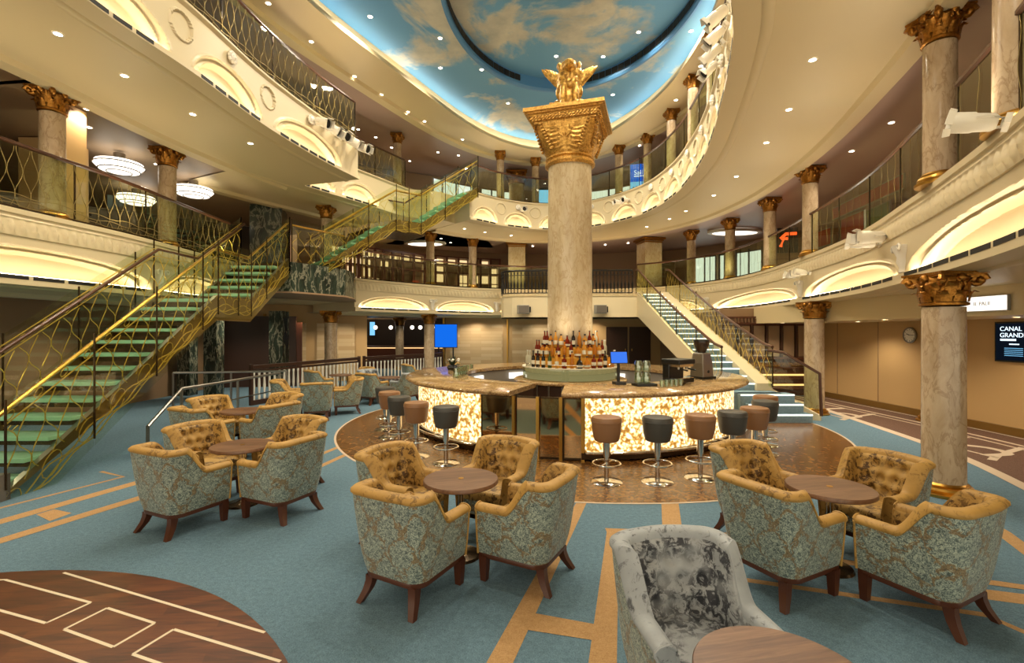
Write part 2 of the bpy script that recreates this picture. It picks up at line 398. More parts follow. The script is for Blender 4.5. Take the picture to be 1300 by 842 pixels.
l2 = spline([(7.9, 13.2), (8.0, 11), (8.05, 9.3), (8.02, 7.6), (7.9, 6)], .3); band(fl, l2, .07, .0035)
band(fl, [p+Vector((-.22, 0)) for p in l2], .05, .0035); band(fl, [p+Vector((.52, 0)) for p in l2], .05, .0035)
for oy in (0, -3.2, 3.0):
    q = spline([(7.75, 8.05+oy), (7.3, 7.95+oy), (7.05, 7.6+oy), (7.35, 7.3+oy), (7.3, 6.95+oy), (6.85, 6.85+oy)], .1); band(fl, q, .13, .004)
    band(fl, [(7.3, 7.0+oy), (7.9, 7.3+oy)], .1, .0042); band(fl, [(6.7, 6.6+oy), (7.1, 6.9+oy)], .1, .0042); band(fl, [(6.85, 7.4+oy), (6.9, 6.7+oy)], .05, .0042)
fo = fl.build('floor', [M['carpet'], M['tan'], M['dancewood'], M['paleline'], M['mosaic'], M['browncarpet'], M['paleline'], M['inlay']], smooth=False, recalc=False); tag(fo, kind='structure')
# ------------------------------------------------------------ balcony fronts
def fascia(name, path, zb, zt, arches, style, meds=(), W=7.0, inner=2.1, mats=None, dz=0, masks=(), outer=None):
    """slab front with arched niches, frieze, medallions; soffit and deck behind it"""
    mats = mats or [M['cream2'], M['cream'], M['brownceil'], M['browncarpet'], M['cream']]
    n = len(path.p); lipt = zb+(.13 if style == 2 else .07); rise = .42 if style == 2 else .5
    if style == 2: zs = [zb, zb+.1, lipt, lipt+.01]+[lipt+.01+i*.0115 for i in range(1, 47)]+[3.125, 3.13]+[3.13+i*.0125 for i in range(1, 25)]+[3.44, 3.445, 3.48, zt]
    else: zs = [zb, zb+.055, lipt, lipt+.01]+[lipt+.01+i*.0135 for i in range(1, 58)]+[6.37, 6.375, 6.42, zt]
    zs = sorted(set(round(v, 4) for v in zs))
    def depth(s, z):
        if z <= lipt+.001: return -.05
        if z >= zt-.075: return -.045 if z > zt-.072 else 0
        if style == 2 and z > 3.128:
            u = s*7.0; k = (z-3.13)/.31
            return -.02-.034*max(0, sin(u*2*PI+3*k))*sin(PI*min(1, k*1.3))-.014*max(0, sin(z*75))*(k > .62)
        for s0, s1 in arches:
            if s0 < s < s1:
                u = (s-(s0+s1)/2)/((s1-s0)/2); e = sqrt(u*u+((z-lipt)/rise)**2)
                if e < 1: 
                    return .05*sst(.97, .86, e)+.10*sst(.80, .70, e)-.028*exp(-((e-.965)/.03)**2)-.03*exp(-((e-.82)/.025)**2)
        for sm, zm, r in meds:
            q = sqrt((s-sm)**2+(z-zm)**2)/r
            if q < 1.05: return -.02 if .88 < q else .012
        return 0
    rows = []
    for zz in zs: rows.append([(*(path.p[i]+path.n[i]*depth(i*path.step, zz)), zz) for i in range(n)])
    mb = MB(); mb.m(0).grid(rows)
    def strip(o0, o1, z0, z1, m):
        st = 6; idx = list(range(0, n, st))+([n-1] if (n-1) % st else [])
        mb.m(m).grid([[(*(path.p[i]+path.n[i]*o0), z0) for i in idx], [(*(path.p[i]+path.n[i]*o1), z1) for i in idx]])
    zb_ = zb+dz
    strip(-.0493, inner, zb_-.0004, zb_-.0004, 1); strip(inner, inner+.05, zb_, zb_-.07, 4); strip(inner+.05, inner+.3, zb_-.07, zb_-.07, 4); strip(inner+.3, inner+.34, zb_-.07, zb_+.02, 4); strip(inner+.34, W, zb_+.02, zb_+.02, 2)
    strip(.25, .28, zb_-.001, zb_-.02, 1); strip(.28, .36, zb_-.02, zb_-.02, 1); strip(.36, .39, zb_-.02, zb_-.001, 1)
    strip(-.0443, W, zt+.0004, zt+.0004, 3); strip(W, W, zb_, zt, 2)
    o = mb.build(name, mats, smooth=True, ang=35); tag(o, kind='structure')
    cv = MB(); sl = MB()
    for s0, s1 in arches:
        a, b = s0+.06, s1-.06; k = max(3, int((b-a)/.1))
        cv.grid([[(*path.at(a+(b-a)*i/k, .0), lipt+.012) for i in range(k+1)], [(*path.at(a+(b-a)*i/k, .035), lipt+.012) for i in range(k+1)]])
        d = a+.08; w = .42 if style == 2 else .24
        while d+w < b-.05:
            q = path.at(d+w/2, -.052); sl.box((q.x, q.y, lipt-.028), (w, .007, .05), path.ang(d+w/2)); d += w+.06
    if arches:
        cv.build('cove_light', M['cove'], o, smooth=False); sl.build('vent_slots', M['slot'], o, smooth=False)
    return o
def _n(): pass
def near(path, *pts): return [path.near(*p) for p in pts]
pin = near(R2, (-5.0, 15.0), (-2.95, 17.4), (-.6, 18.8), (2.2, 19.2), (4.9, 18.4), (6.7, 16.3), (7.03, 13.0), (6.68, 10.9), (5.33, 6.35), (3.0, 2.1))
pin[6:7] = []; arch2R = [(a+.06, b-.06) for a, b in zip(pin, pin[1:])]
fR = fascia('balcony_lower', R2, Z1, F2, arch2R, 2, inner=1.6)
pinL = near(L2, (-6.3, 1.5), (-6.88, 4.6), (-6.72, 9.0), (-6.8, 11.5)); arch2L = [(a+.06, b-.06) for a, b in zip(pinL, pinL[1:])]
fL = fascia('balcony_lower', L2, Z1, F2, arch2L, 2, inner=1.6, W=9)
# scroll brackets between the arches
for path, pp in ((R2, pin[1:-1]), (L2, pinL[1:-1])):
    for d in pp:
        q = path.at(d, -.02); a = path.ang(d)
        T = Matrix.Translation((q.x, q.y, 2.6)) @ Matrix.Rotation(a, 4, 'Z'); bk = MB(T)
        bk.lathe([(.02, -.02), (.06, 0), (.05, .06), (.085, .14), (.075, .2), (.12, .3), (.13, .36), (.0, .38)], (0, .02, 0), 14)
        for sx in (-1, 1): bk.tube([(sx*(.12+.035*cos(t)), -.07, .33+.035*sin(t)) for t in [i*PI/4 for i in range(9)]], .018, 6)
        bk.build('bracket', M['white'], fR if path is R2 else fL)
def ar3(path, *prs): return [(path.near(*a)+.0, path.near(*b)-.0) for a, b in prs]
A_ar = ar3(A3, ((-4.79, 5.35), (-4.65, 6.45)), ((-4.62, 6.78), (-4.47, 8.5)), ((-4.45, 8.8), (-3.95, 10.95))); A_ar[0] = (A_ar[0][1]-1.9, A_ar[0][1])
m0 = [(A_ar[0][1]+A_ar[1][0])/2, (A_ar[1][1]+A_ar[2][0])/2]
fA = fascia('balcony_upper', A3, Z2, F3, A_ar, 3, [(d, 6.08, .2) for d in m0], W=11)
B_ar = [(.1, .9), (1.05, 2.6), (2.75, 4.2)]
fB = fascia('balcony_upper', B3, Z2, F3, B_ar, 3, [(.97, 6.1, .17), (2.68, 6.1, .17)], dz=-.004, W=9)
k = 11; sp = 1.38; C_ar = [(.12+sp*i, .12+sp*i+1.14) for i in range(int((C3.len-.3)/sp))]
fC = fascia('balcony_upper', C3, Z2, F3, C_ar, 3, [(a+1.14+.12, 6.1, .2) for a, b in C_ar], inner=2.0, W=9.5, mats=[M['cream2'], M['cream'], M['mauve'], M['browncarpet'], M['cream']])
def masks(path, ds, par):                          # carved masks over the arches
    for d in ds:
        q = path.at(d, -.03); mk = MB(Matrix.Translation((q.x, q.y, 6.22)) @ Matrix.Rotation(path.ang(d), 4, 'Z') @ Matrix.Scale(.8, 4))
        mk.ell((0, 0, 0), (.085, .07, .11), 12, 8); mk.ell((0, -.06, -.01), (.018, .03, .03), 8, 6)
        for i in range(9):
            a = PI*(-.15+1.3*i/8); mk.ell((.1*cos(a), -.01, .1*sin(a)), (.035, .04, .04), 8, 6)
        for sx in (-1, 1): mk.ell((sx*.035, -.055, .03), (.016, .015, .01), 8, 4)
        mk.ell((0, -.05, -.085), (.035, .03, .02), 8, 5); mk.build('mask_ornament', M['white'], par)
masks(A3, [(a+b)/2 for a, b in A_ar], fA); masks(C3, [(a+b)/2 for a, b in C_ar][1:14:1], fC)
pt = MB()                                          # deck patches where the stairs arrive
pt.prism([(-6.8, 11.45), (-6.8, 13.0), (-5.0, 15.0), (-8, 20), (-15, 14), (-15, 11)], Z1+.3, F2-.002)
pt.prism([(-3.4, 15.4), (-2.35, 15.75), (-1.95, 16.25), (-1.4, 15.6), (-.8, 21), (-6, 20)], Z2+.02, F3-.002)
tag(pt.build('balcony_deck', M['cream'], smooth=False), kind='structure')
e = MB(); q0 = A3.p[-1]; q1 = q0+A3.n[-1]*3; e.grid([[(q0.x, q0.y, Z2), (q1.x, q1.y, Z2)], [(q0.x, q0.y, F3), (q1.x, q1.y, F3)]])
q0 = C3.p[0]; q1 = q0+C3.n[0]*2.5; e.grid([[(q0.x, q0.y, Z2), (q1.x, q1.y, Z2)], [(q0.x, q0.y, F3), (q1.x, q1.y, F3)]])
q0 = R2.p[0]; q1 = q0+R2.n[0]*2.5; e.grid([[(q0.x, q0.y, Z1), (q1.x, q1.y, Z1)], [(q0.x, q0.y, F2), (q1.x, q1.y, F2)]])
q0 = B3.p[-1]; q1 = q0+B3.n[-1]*2.5; e.grid([[(q0.x, q0.y, Z2), (q1.x, q1.y, Z2)], [(q0.x, q0.y, F3), (q1.x, q1.y, F3)]])
tag(e.build('balcony_end', M['cream2'], smooth=False), kind='structure')
# ------------------------------------------------------------ top ceiling and painted sky
ce = MB(); n = len(P4.p); idx = list(range(0, n, 3))
def cst(o0, o1, z0, z1, m): ce.m(m).grid([[(*(P4.p[i]+P4.n[i]*o0), z0) for i in idx], [(*(P4.p[i]+P4.n[i]*o1), z1) for i in idx]], cu=True)
cst(0, 1.1, Z3, Z3, 0); cst(1.1, 1.15, Z3, Z3-.07, 0); cst(1.15, 1.4, Z3-.07, Z3-.07, 0); cst(1.4, 1.45, Z3-.07, Z3+.02, 0); cst(1.45, 7.5, Z3+.02, Z3+.02, 1)
cst(0, 0, Z3, Z3+.1, 0); cst(0, .1, Z3+.1, Z3+.1, 0); cst(.22, .22, Z3+.1, Z3+.42, 0); cst(.1, .22, Z3+.1, Z3+.1, 0)
co = ce.build('ceiling', [M['cream'], M['mauve']], smooth=True, ang=35); tag(co, kind='structure')
cl = MB(); cl.grid([[(*(P4.p[i]+P4.n[i]*.05), Z3+.105) for i in idx], [(*(P4.p[i]+P4.n[i]*.14), Z3+.105) for i in idx]], cu=True); cl.build('cove_light', M['covesky'], co, smooth=False)
EC = (1.22, 9.55); ERX, ERY = 2.6, 3.72; zs = Z3+.42; zi = zs+.28
outer = [P4.p[i]+P4.n[i]*.23 for i in idx]
inn = []
for p in outer:
    a = atan2((p.y-EC[1])/ERY, (p.x-EC[0])/ERX); inn.append((EC[0]+ERX*cos(a), EC[1]+ERY*sin(a)))
sk = MB(); sk.m(0).grid([[(p.x, p.y, zs) for p in outer], [(*p, zs) for p in inn]], cu=True)
el = [(EC[0]+ERX*cos(2*PI*i/96), EC[1]+ERY*sin(2*PI*i/96)) for i in range(96)]
sk.m(1).grid([[(*p, zs-.001) for p in el], [(*p, zi) for p in el]], cu=True); sk.m(0).poly([(*p, zi) for p in el])
sk.m(1).grid([[(EC[0]+(p[0]-EC[0])*f, EC[1]+(p[1]-EC[1])*f, z) for p in el] for f, z in ((1.0, zs), (1.012, zs-.05), (1.03, zs-.05), (1.035, zs))], cu=True)
so = sk.build('ceiling_dome', [M['sky'], M['skyrim']], smooth=True, ang=30, recalc=False); tag(so, kind='structure')
vs = MB()
for i in range(96):
    if 22 <= i < 30: continue
    (x0, y0), (x1, y1) = el[i], el[(i+1) % 96]; f = .993
    mx, my = (x0+x1)/2, (y0+y1)/2; vs.box((EC[0]+(mx-EC[0])*f, EC[1]+(my-EC[1])*f, zs+.14), (hypot(x1-x0, y1-y0)*.9, .012, .16), atan2(y1-y0, x1-x0))
vs.build('vent_slots', M['slot'], so, smooth=False)
# ------------------------------------------------------------ walls
def wall(name, p0, p1, z0, z1, m, t=.1):
    p0, p1 = Vector(p0), Vector(p1); c = (p0+p1)/2; d = p1-p0
    o = MB().box((c.x, c.y, (z0+z1)/2), (d.length, t, z1-z0), atan2(d.y, d.x)).build(name, M[m], smooth=False); return tag(o, kind='structure')
wall('wall_right', (8.73, 1.2), (8.73, 13.3), 0, Z1, 'beige')
wall('wall_rear_right', (8.7, 13.4), (5.9, 13.4), 0, Z1, 'taupe')
wall('wall_far', (-2.9, 20.6), (6.5, 20.6), 0, Z1+.05, 'beige'); wall('wall_far_right', (6.5, 20.6), (6.5, 13.5), 0, Z1, 'taupe')
wall('wall_far_left', (-9.0, 16.4), (-5.4, 17.6), 0, Z1+.3, 'beige')
wall('wall_left', (-9.6, 2.5), (-9.6, 16.2), 0, Z1, 'taupe')
wall('wall_lounge', (-9, 25), (-2.5, 25), 0, Z1, 'darkwall'); wall('wall_lounge_side', (-2.9, 20.6), (-2.9, 25), 0, Z1, 'darkwood'); wall('wall_lounge_side', (-7.6, 18), (-9, 25), 0, Z1, 'darkwall')
tr = MB()
tr.box((8.66, 7.3, .07), (.05, 12, .14)); tr.box((8.6, 13.33, .07), (.3, .04, .14)); tag(tr.build('baseboard_right', plain('bronze_skirting', '#8d6a34', .35, .5), smooth=False), kind='structure')
tr = MB()
for y in (3.0, 5.4, 7.6, 9.4, 11.2, 12.6): tr.box((8.675, y, 1.2), (.012, .012, 2.2))
tag(tr.build('trim_1', M['taupe'], smooth=False), kind='structure')
tr = MB(); tr.box((7.78, 6.9, 2.24), (1.9, 13.0, .43)); tag(tr.build('ceiling_bulkhead', M['cream'], smooth=False), kind='structure')
tr = MB(); tr.box((8.62, 13.3, 1.2), (.06, .06, 2.3)); tr.box((8.5, 13.3, 1.2), (.05, .05, 2.3)); tag(tr.build('trim_2', M['brass'], smooth=False), kind='structure')
tr = MB()                                          # panels and mouldings of the far left wall
for i in range(2):
    a, b = Vector((-8.8, 16.4)), Vector((-5.5, 17.5)); u = (b-a).normalized()
    c = a+u*(.9+1.65*i); tr.box((c.x+.0, c.y-.07, 1.15), (1.3, .02, 1.9), atan2(u.y, u.x))
tag(tr.build('trim_3', M['panelwall'], smooth=False, bevel=.01), kind='structure')
tr = MB(); tr.box((-8.55, 16.35, 1.2), (.07, .07, 2.4)); tr.box((-2.95, 20.4, 1.2), (.08, .08, 2.4)); tr.box((-.2, 20.5, 1.2), (.06, .06, 2.4)); tag(tr.build('trim_4', M['brass'], smooth=False), kind='structure')
tr = MB()
for x0, x1 in ((-2.7, -.4), (0, 1.9)): tr.box(((x0+x1)/2, 20.53, 1.15), (x1-x0, .02, 1.9))
tag(tr.build('trim_5', M['panelwall'], smooth=False), kind='structure')
for i, x in enumerate((4.55, 5.55)):
    d = MB().box((x, 20.52, 1.0), (.92, .06, 2.0)).build('door_%d' % (i+1), M['darkwood'], smooth=False); tag(d, kind='structure')
    MB().ell((x+.36*(1 if i == 0 else -1), 20.46, 1.0), (.025, .04, .06)).build('door_handle', M['brass'], d)
for nm, a, b in (('wall_outer_left', (-16.5, -3), (-16.5, 29)), ('wall_outer_far', (-16.5, 29), (14, 29)), ('wall_outer_right', (14, 29), (14, 0))): wall(nm, a, b, 0, 9, 'taupe')
# upper decks: back walls follow the balcony curve
def backwall(name, path, off, z0, z1, m, d0=0, d1=None):
    d1 = d1 or path.len; k = int((d1-d0)/.5)
    o = MB().grid([[(*path.at(d0+(d1-d0)*i/k, off), zz) for i in range(k+1)] for zz in (z0, z1)]).build(name, M[m], smooth=True); return tag(o, kind='structure')
dR = R2.near(4.9, 18.4); dR2 = R2.near(7.0, 13.0)
backwall('wall_deck_far', R2, 3.6, F2, Z2+.05, 'taupe', 0, dR); backwall('wall_deck_right', R2, 4.0, F2, Z2+.05, 'taupe', dR)
backwall('wall_deck_left', L2, 8.8, F2, Z2+.05, 'darkwall'); wall('wall_deck_corner', (-15.5, 11.5), (-8.3, 17.6), F2, Z2, 'darkwall')
backwall('wall_top_left', A3, 5.5, F3, Z3+.05, 'taupe'); backwall('wall_top_corner', B3, 4.6, F3, Z3+.05, 'taupe'); backwall('wall_top_far', C3, 4.4, F3, Z3+.05, 'taupe')
wall('wall_top_corner', (-7.4, 17.6), (-3.0, 19.6), F3, Z3, 'taupe')
w = MB(); w.prism([(-7.6, 7.6), (-7.2, 7.6), (-7.2, 8.0), (-7.6, 8.0)], F2, Z2); w.prism([(-9.4, 9.0), (-8.6, 9.0), (-8.6, 9.6), (-9.4, 9.6)], F2, Z2)
tag(w.build('wall_pier', M['beige'], smooth=False), kind='structure')
w = MB(); w.box((-7.35, 14.3, 4.5), (.85, 1.0, 2.0), .3); w.box((-8.2, 13.0, 1.2), (.35, .35, 2.4)); w.box((-6.9, 14.0, 1.2), (.4, .4, 2.4)); w.box((-9.2, 13.4, 1.2), (.35, .35, 2.4))
tag(w.build('wall_pier', M['marbledark'], smooth=False), kind='structure')
w = MB(); w.box((-8.2, 15.4, 1.15), (2.2, .1, 2.3), .2); tag(w.build('door_3', M['darkwood'], smooth=False), kind='structure')
w = MB(); w.box((-7.3, 15.6, 1.1), (.7, .06, 2.0), .2); tag(w.build('door_4', M['redwood'], smooth=False), kind='structure')
# ------------------------------------------------------------ columns with gilded capitals
def capital_mb(r, h, hw):
    mb = MB(); mb.lathe([(r*.98, 0), (r*1.14, .01), (r*1.14, .035), (r, .045), (r*1.0, h*.3), (r*1.1, h*.6), (max(hw*.82, r*1.13), h*.84), (max(hw*.8, r*1.1), h*.86)], n=24)
    for row, (zz, hh, rr, k) in enumerate(((.045, h*.38, r*1.02, 8), (.045+h*.16, h*.5, r*1.05, 8))):
        for i in range(k):
            a = 2*PI*(i+.5*row)/k; wd = 2*PI*rr/k*.46; rows = []
            for j in range(7):
                t = j/6; out = rr+.02+.10*hw*t+(.22*hw*max(0, t-.62)/.38*1.0 if t > .62 else 0); z = zz+hh*(t if t < .85 else .85-(t-.85)*.9)
                ww = wd*(1-.55*t*t)*(1+.15*sin(t*18)); rows.append([(out*cos(a)-s*ww*sin(a)-(abs(s)*.02)*cos(a), out*sin(a)+s*ww*cos(a)-(abs(s)*.02)*sin(a), z) for s in (-1, -.5, 0, .5, 1)])
            mb.grid(rows)
    for i in range(4):                              # corner volutes
        a = PI/4+PI/2*i; ca, sa = cos(a), sin(a)
        pts = [((hw*1.2-.02+q*cos(t))*ca, (hw*1.2-.02+q*cos(t))*sa, h*.74+q*sin(t)) for t, q in [(k*PI/5, h*.2*(1-k/16)) for k in range(14)]]
        mb.tube(pts, [.03]*13+[.02], 6); mb.ell((hw*1.2*ca, hw*1.2*sa, h*.74), (.045, .045, .05), 8, 6)
        mb.tube([(r*1.1*ca, r*1.1*sa, h*.35), (hw*.8*ca, hw*.8*sa, h*.62), (hw*1.18*ca, hw*1.18*sa, h*.9)], .03, 6)
        b = PI/2*i; mb.ell((hw*.86*cos(b), hw*.86*sin(b), h*.82), (.05, .05, .05), 8, 6)
        for sg in (-1, 1):
            c = b+sg*.2; mb.tube([((hw*.8+.03*cos(t))*cos(c)-sg*.0*sin(c), (hw*.8)*sin(c)+.03*cos(t)*-sin(c), h*.7+.045*sin(t)) for t in [k*PI/4 for k in range(8)]], .016, 5)
    ab = []
    for i in range(4):
        for u in [-.5+j/8 for j in range(9)]:
            a = PI/2*i; k = hw*(.84+.16*abs(u*2)**2); x, y = k, u*2*hw*1.0; ab.append((x*cos(a)-y*sin(a), x*sin(a)+y*cos(a)))
    mb.prism(ab, h*.87, h*.93); mb.prism([(x*1.06, y*1.06) for x, y in ab], h*.93, h)
    return mb
def make_column(r, z0, z1, caph, hw):
    t = thing('column', None, 'column'); H = z1-z0
    MB().lathe([(r*1.04, .12), (r*1.02, .2), (r, H-caph-.01)], n=28).build('shaft', M['marble'], t)
    capital_mb(r, caph, hw).build('capital', M['goldcap'], t, loc=(0, 0, H-caph), ang=50)
    b = MB(); b.lathe([(0, 0), (r*1.5, 0), (r*1.52, .03), (r*1.3, .045), (r*1.36, .07), (r*1.3, .095), (r*1.12, .1), (r*1.16, .12), (r*1.05, .14)], n=28); b.build('base', M['brass'], t)
    return Proto(t)
c1 = make_column(.19, 0, Z1, .37, .245); c2 = make_column(.155, F2, Z2, .36, .21); c3 = make_column(.13, F3, Z3, .3, .175)
for p, (x, y), l in [(c1, (4.82, 5.28), 'big beige marble column with gilded capital in front of the right corridor wall'), (c1, (6.62, 10.35), 'beige marble column with gilded capital behind the foot of the right staircase'),
    (c1, (7.3, 15.7), 'marble column whose gilded capital shows behind the upper part of the right staircase'), (c1, (8.44, 9.45), 'slim column half hidden behind the big marble column at the corridor wall'),
    (c1, (-5.75, 15.0), 'marble column behind the wooden balustrade, before the slatted far left wall'), (c1, (-3.12, 17.8), 'marble column just left of the blue screen at the far end'), (c1, (-5.3, 22.3), 'marble column standing inside the dim far lounge by its counter'),
    (c2, (-7.05, 7.25), 'leftmost marble column on the middle deck, gold capital at upper left'), (c2, (-7.0, 9.6), 'marble column on the left middle deck beside the chandeliers'), (c2, (-5.5, 14.0), 'marble column seen through the gold railings of the glass staircase landing'),
    (c2, (4.98, 5.5), 'large marble column standing whole on the right middle deck with ornate bronze gold capital'), (c2, (4.28, 4.0), 'marble column on the right middle deck cut by the right picture edge'), (c2, (6.75, 10.7), 'marble column behind the clear glass balustrade with red panels on the right middle deck'), (c2, (7.2, 13.2), 'marble column just left of the small orange red sign on the right middle deck'),
    (c2, (7.2, 15.6), 'marble column between the lit curtain windows on the right middle deck'), (c2, (6.6, 17.4), 'marble column on the middle deck just right of the square pillar'), (c2, (-1.55, 18.65), 'marble column on the middle deck before the lattice shop front, right one'), (c2, (-3.05, 17.65), 'marble column on the middle deck before the lattice shop front, left one'),
    (c3, (-3.72, 15.35), 'slender column on the top deck left of the staircase head'), (c3, (-.42, 16.85), 'slender column on the top deck just right of the staircase head'), (c3, (.87, 17.5), 'slender column on the top deck directly left of the central pillar'),
    (c3, (3.7, 16.35), 'slender column on the top deck beside the blue advertising screen'), (c3, (4.42, 15.4), 'slender column on the top deck, second right of the central pillar'), (c3, (4.62, 13.7), 'slender column on the top deck, third right of the central pillar'),
    (c3, (4.56, 11.9), 'slender column on the top deck, fourth right of the central pillar'), (c3, (4.3, 10.1), 'slender column on the top deck behind the row of white spotlights')]:
    z = 0 if p is c1 else F2 if p is c2 else F3
    p.put((x, y, z), 0, l)
def pillar(x, y, z0, z1, w, l, rz=0):
    t = thing('square_pillar', l, 'pillar', (x, y, z0), rz); H = z1-z0
    MB().box((0, 0, (H-.12)/2), (w, w, H-.12)).build('shaft', M['marblepillar'], t, smooth=False)
    b = MB(); b.box((0, 0, H-.1), (w+.1, w+.1, .05)); b.box((0, 0, H-.035), (w+.22, w+.22, .07)); b.box((0, 0, H-.17), (w+.03, w+.03, .05)); b.build('capital', M['goldcap'], t, smooth=False, bevel=.01)
pillar(5.5, 18.95, F2, Z2, .72, 'square cream pillar with gold top on the middle deck', .2); pillar(.2, 19.9, F2, Z2, .7, 'square cream pillar on the middle deck left behind the central pillar')
t = thing('square_pillar', 'dark stump-like pillar with broad gold capital on the far top deck', 'pillar', (.18, 18.9, F3)); MB().lathe([(.3, 0), (.3, 1.2)], n=20).build('shaft', M['marblepillar'], t)
capital_mb(.3, .5, .4).build('capital', M['goldcap'], t, loc=(0, 0, 1.2))
# ------------------------------------------------------------ central pillar, capital and lion
cp = thing('central_pillar', 'tall cream marble central pillar rising from the bar with gilded capital', 'pillar', (*COLC, 0))
MB().lathe([(.46, 0), (.455, 1.2), (.435, 5.12)], n=48).build('shaft', M['marblepillar'], cp)
cb = MB(); RZ = -.30
cb.lathe([(.44, 5.08), (.47, 5.1), (.5, 5.14), (.5, 5.18), (.46, 5.21), (.46, 5.24), (.49, 5.27), (.49, 5.31), (.45, 5.33)], n=48)
rows = []                                           # round below, square above, flaring out
for j in range(25):
    t = j/24; z = 5.33+.72*t; row = []
    for i in range(96):
        a = 2*PI*i/96; c_ = max(abs(cos(a)), abs(sin(a))); rs = .60/c_; rs = min(rs, .76); k = t**1.1; r = .455*(1-k)+k*rs
        r += .05*sin(t*PI)*.4
        f = ((a/(PI/2)) % 1); leaf = abs(sin(f*PI*2)); r += .030*leaf*sin(PI*min(1, t*1.2))*(1 if t < .9 else .3)+.012*sin(t*46+8*leaf)*(leaf > .35)*(t < .88)
        q = abs(f-.5); r += .035*exp(-((q*9)**2))*sin(t*PI)
        row.append((r*cos(a+RZ), r*sin(a+RZ), z))
    rows.append(row)
cb.grid(rows, cu=True)
R = Matrix.Rotation(RZ, 3, 'Z')
for w, z0, z1 in ((1.2, 6.03, 6.09), (1.26, 6.09, 6.12), (1.32, 6.12, 6.18), (1.37, 6.18, 6.23), (1.46, 6.23, 6.27), (1.54, 6.27, 6.36)): cb.box((0, 0, (z0+z1)/2), (w, w, z1-z0), R=R)
for s in range(4):
    a = PI/2*s+RZ; Ra = Matrix.Rotation(a, 3, 'Z')
    for k in range(19):
        x = -.6+k*1.2/18; cb.box(Ra @ Vector((x, -.645, 6.10+.0)), (.03, .03, .045), R=Ra @ Matrix.Rotation(.5, 3, 'Y')); cb.box(Ra @ Vector((x, -.672, 6.15)), (.03, .03, .05), R=Ra @ Matrix.Rotation(.5, 3, 'Y'))
    for sx in (-1, 1):                              # cross-shaped flower and corner leaf of each face
        pts = [Ra @ Vector((sx*(.04+.09*sin(u*2.4)), -.57-.03*u, 5.66+.24*u)) for u in [i/8 for i in range(9)]]; cb.tube(pts, .016, 6)
        cb.tube([Ra @ Vector((sx*(.03+.13*u), -.56, 5.72-.04*cos(u*3))) for u in [i/6 for i in range(7)]], .016, 6)
        for i in range(9):
            t = i/8; cb.ell(Ra @ Vector((sx*(.27+.20*t), -.50-.12*t, 5.45+.55*t)), (.055*(1-.4*t), .03, .035), 8, 5, R=Ra @ Matrix.Rotation(sx*.7, 3, 'Y'))
    cb.ell(Ra @ Vector((0, -.57, 5.72)), (.04, .03, .04), 8, 6)
for v in cb.v: v.z = 5.08+(v.z-5.08)*.775
cb.build('capital', M['gold'], cp, ang=38)
lion = thing('lion_statue', 'gilded winged lion statue seated on top of the central pillar', 'statue', (COLC[0]-.04, COLC[1]-.22, 6.11), -.12); lion.scale = (1.22, 1.22, 1.24)
lb = MB()
E_ = lambda c, r, R=None: lb.ell(c, r, 14, 10, R)
rx = lambda a: Matrix.Rotation(a, 3, 'X'); ry = lambda a: Matrix.Rotation(a, 3, 'Y'); rz_ = lambda a: Matrix.Rotation(a, 3, 'Z')
E_((0, .12, .17), (.19, .27, .17)); E_((0, .02, .3), (.16, .17, .24), rx(-.35)); E_((0, -.03, .45), (.165, .15, .2)); E_((0, -.05, .58), (.15, .14, .14))
E_((0, -.12, .67), (.115, .125, .125)); E_((0, -.235, .65), (.08, .085, .068)); E_((0, -.315, .675), (.033, .02, .022)); E_((0, -.21, .585), (.045, .045, .025)); E_((0, -.17, .735), (.08, .05, .03))
for s in (-1, 1):
    E_((s*.085, -.06, .76), (.035, .025, .04)); E_((s*.05, -.185, .69), (.022, .02, .018)); E_((s*.045, -.21, .635), (.04, .04, .035))
    E_((s*.1, -.15, .22), (.055, .06, .2)); E_((s*.1, -.17, .06), (.05, .055, .09)); E_((s*.1, -.21, .03), (.06, .09, .035))
    for k in (-1, 0, 1): E_((s*.1+k*.03, -.29, .025), (.017, .03, .022))
    E_((s*.19, .12, .13), (.09, .17, .13)); E_((s*.2, -.03, .035), (.06, .14, .04))
for i in range(40):                                 # mane locks
    zz = random.uniform(.36, .74); a = random.uniform(-2.2, 2.2) if zz < .54 else random.choice((-1, 1))*random.uniform(.95, 2.3); rr = .15+.02*random.random()
    E_((rr*sin(a), -.05-rr*.8*cos(a)*(.9 if abs(a) > .7 or zz < .56 else .3), zz), (.035, .035, .06), rz_(a))
E_((.12, .35, .05), (.16, .05, .04), rz_(.6)); E_((-.05, .40, .06), (.1, .04, .035))
lo = lb.build('body', M['goldstatue'], lion, recalc=False)
rm = lo.modifiers.new('merge', 'REMESH'); rm.mode = 'VOXEL'; rm.voxel_size = .008; rm.use_smooth_shade = True
sm = lo.modifiers.new('soft', 'SMOOTH'); sm.iterations = 3; sm.factor = .5
for s in (-1, 1):
    wb = MB()
    for k in range(8):
        t = k/7; L = .22+.16*t; a = 1.62-.8*t; ox, oz = s*(.13+.02*t), .33+.10*t
        wb.ell((ox+s*L*.55*cos(a), .06+.02*t, oz+L*.62*sin(a)), (L*.62, .022, .04+.006*k % .02), 12, 6, R=ry(-s*a) if s > 0 else ry(a))
    wb.ell((s*.15, .05, .36), (.07, .05, .12), 10, 8); w_ = wb.build('wing', M['goldstatue'], lion)
MB().box((0, .05, 0), (.62, .8, .05)).build('plinth', M['goldstatue'], lion, smooth=False, bevel=.01)
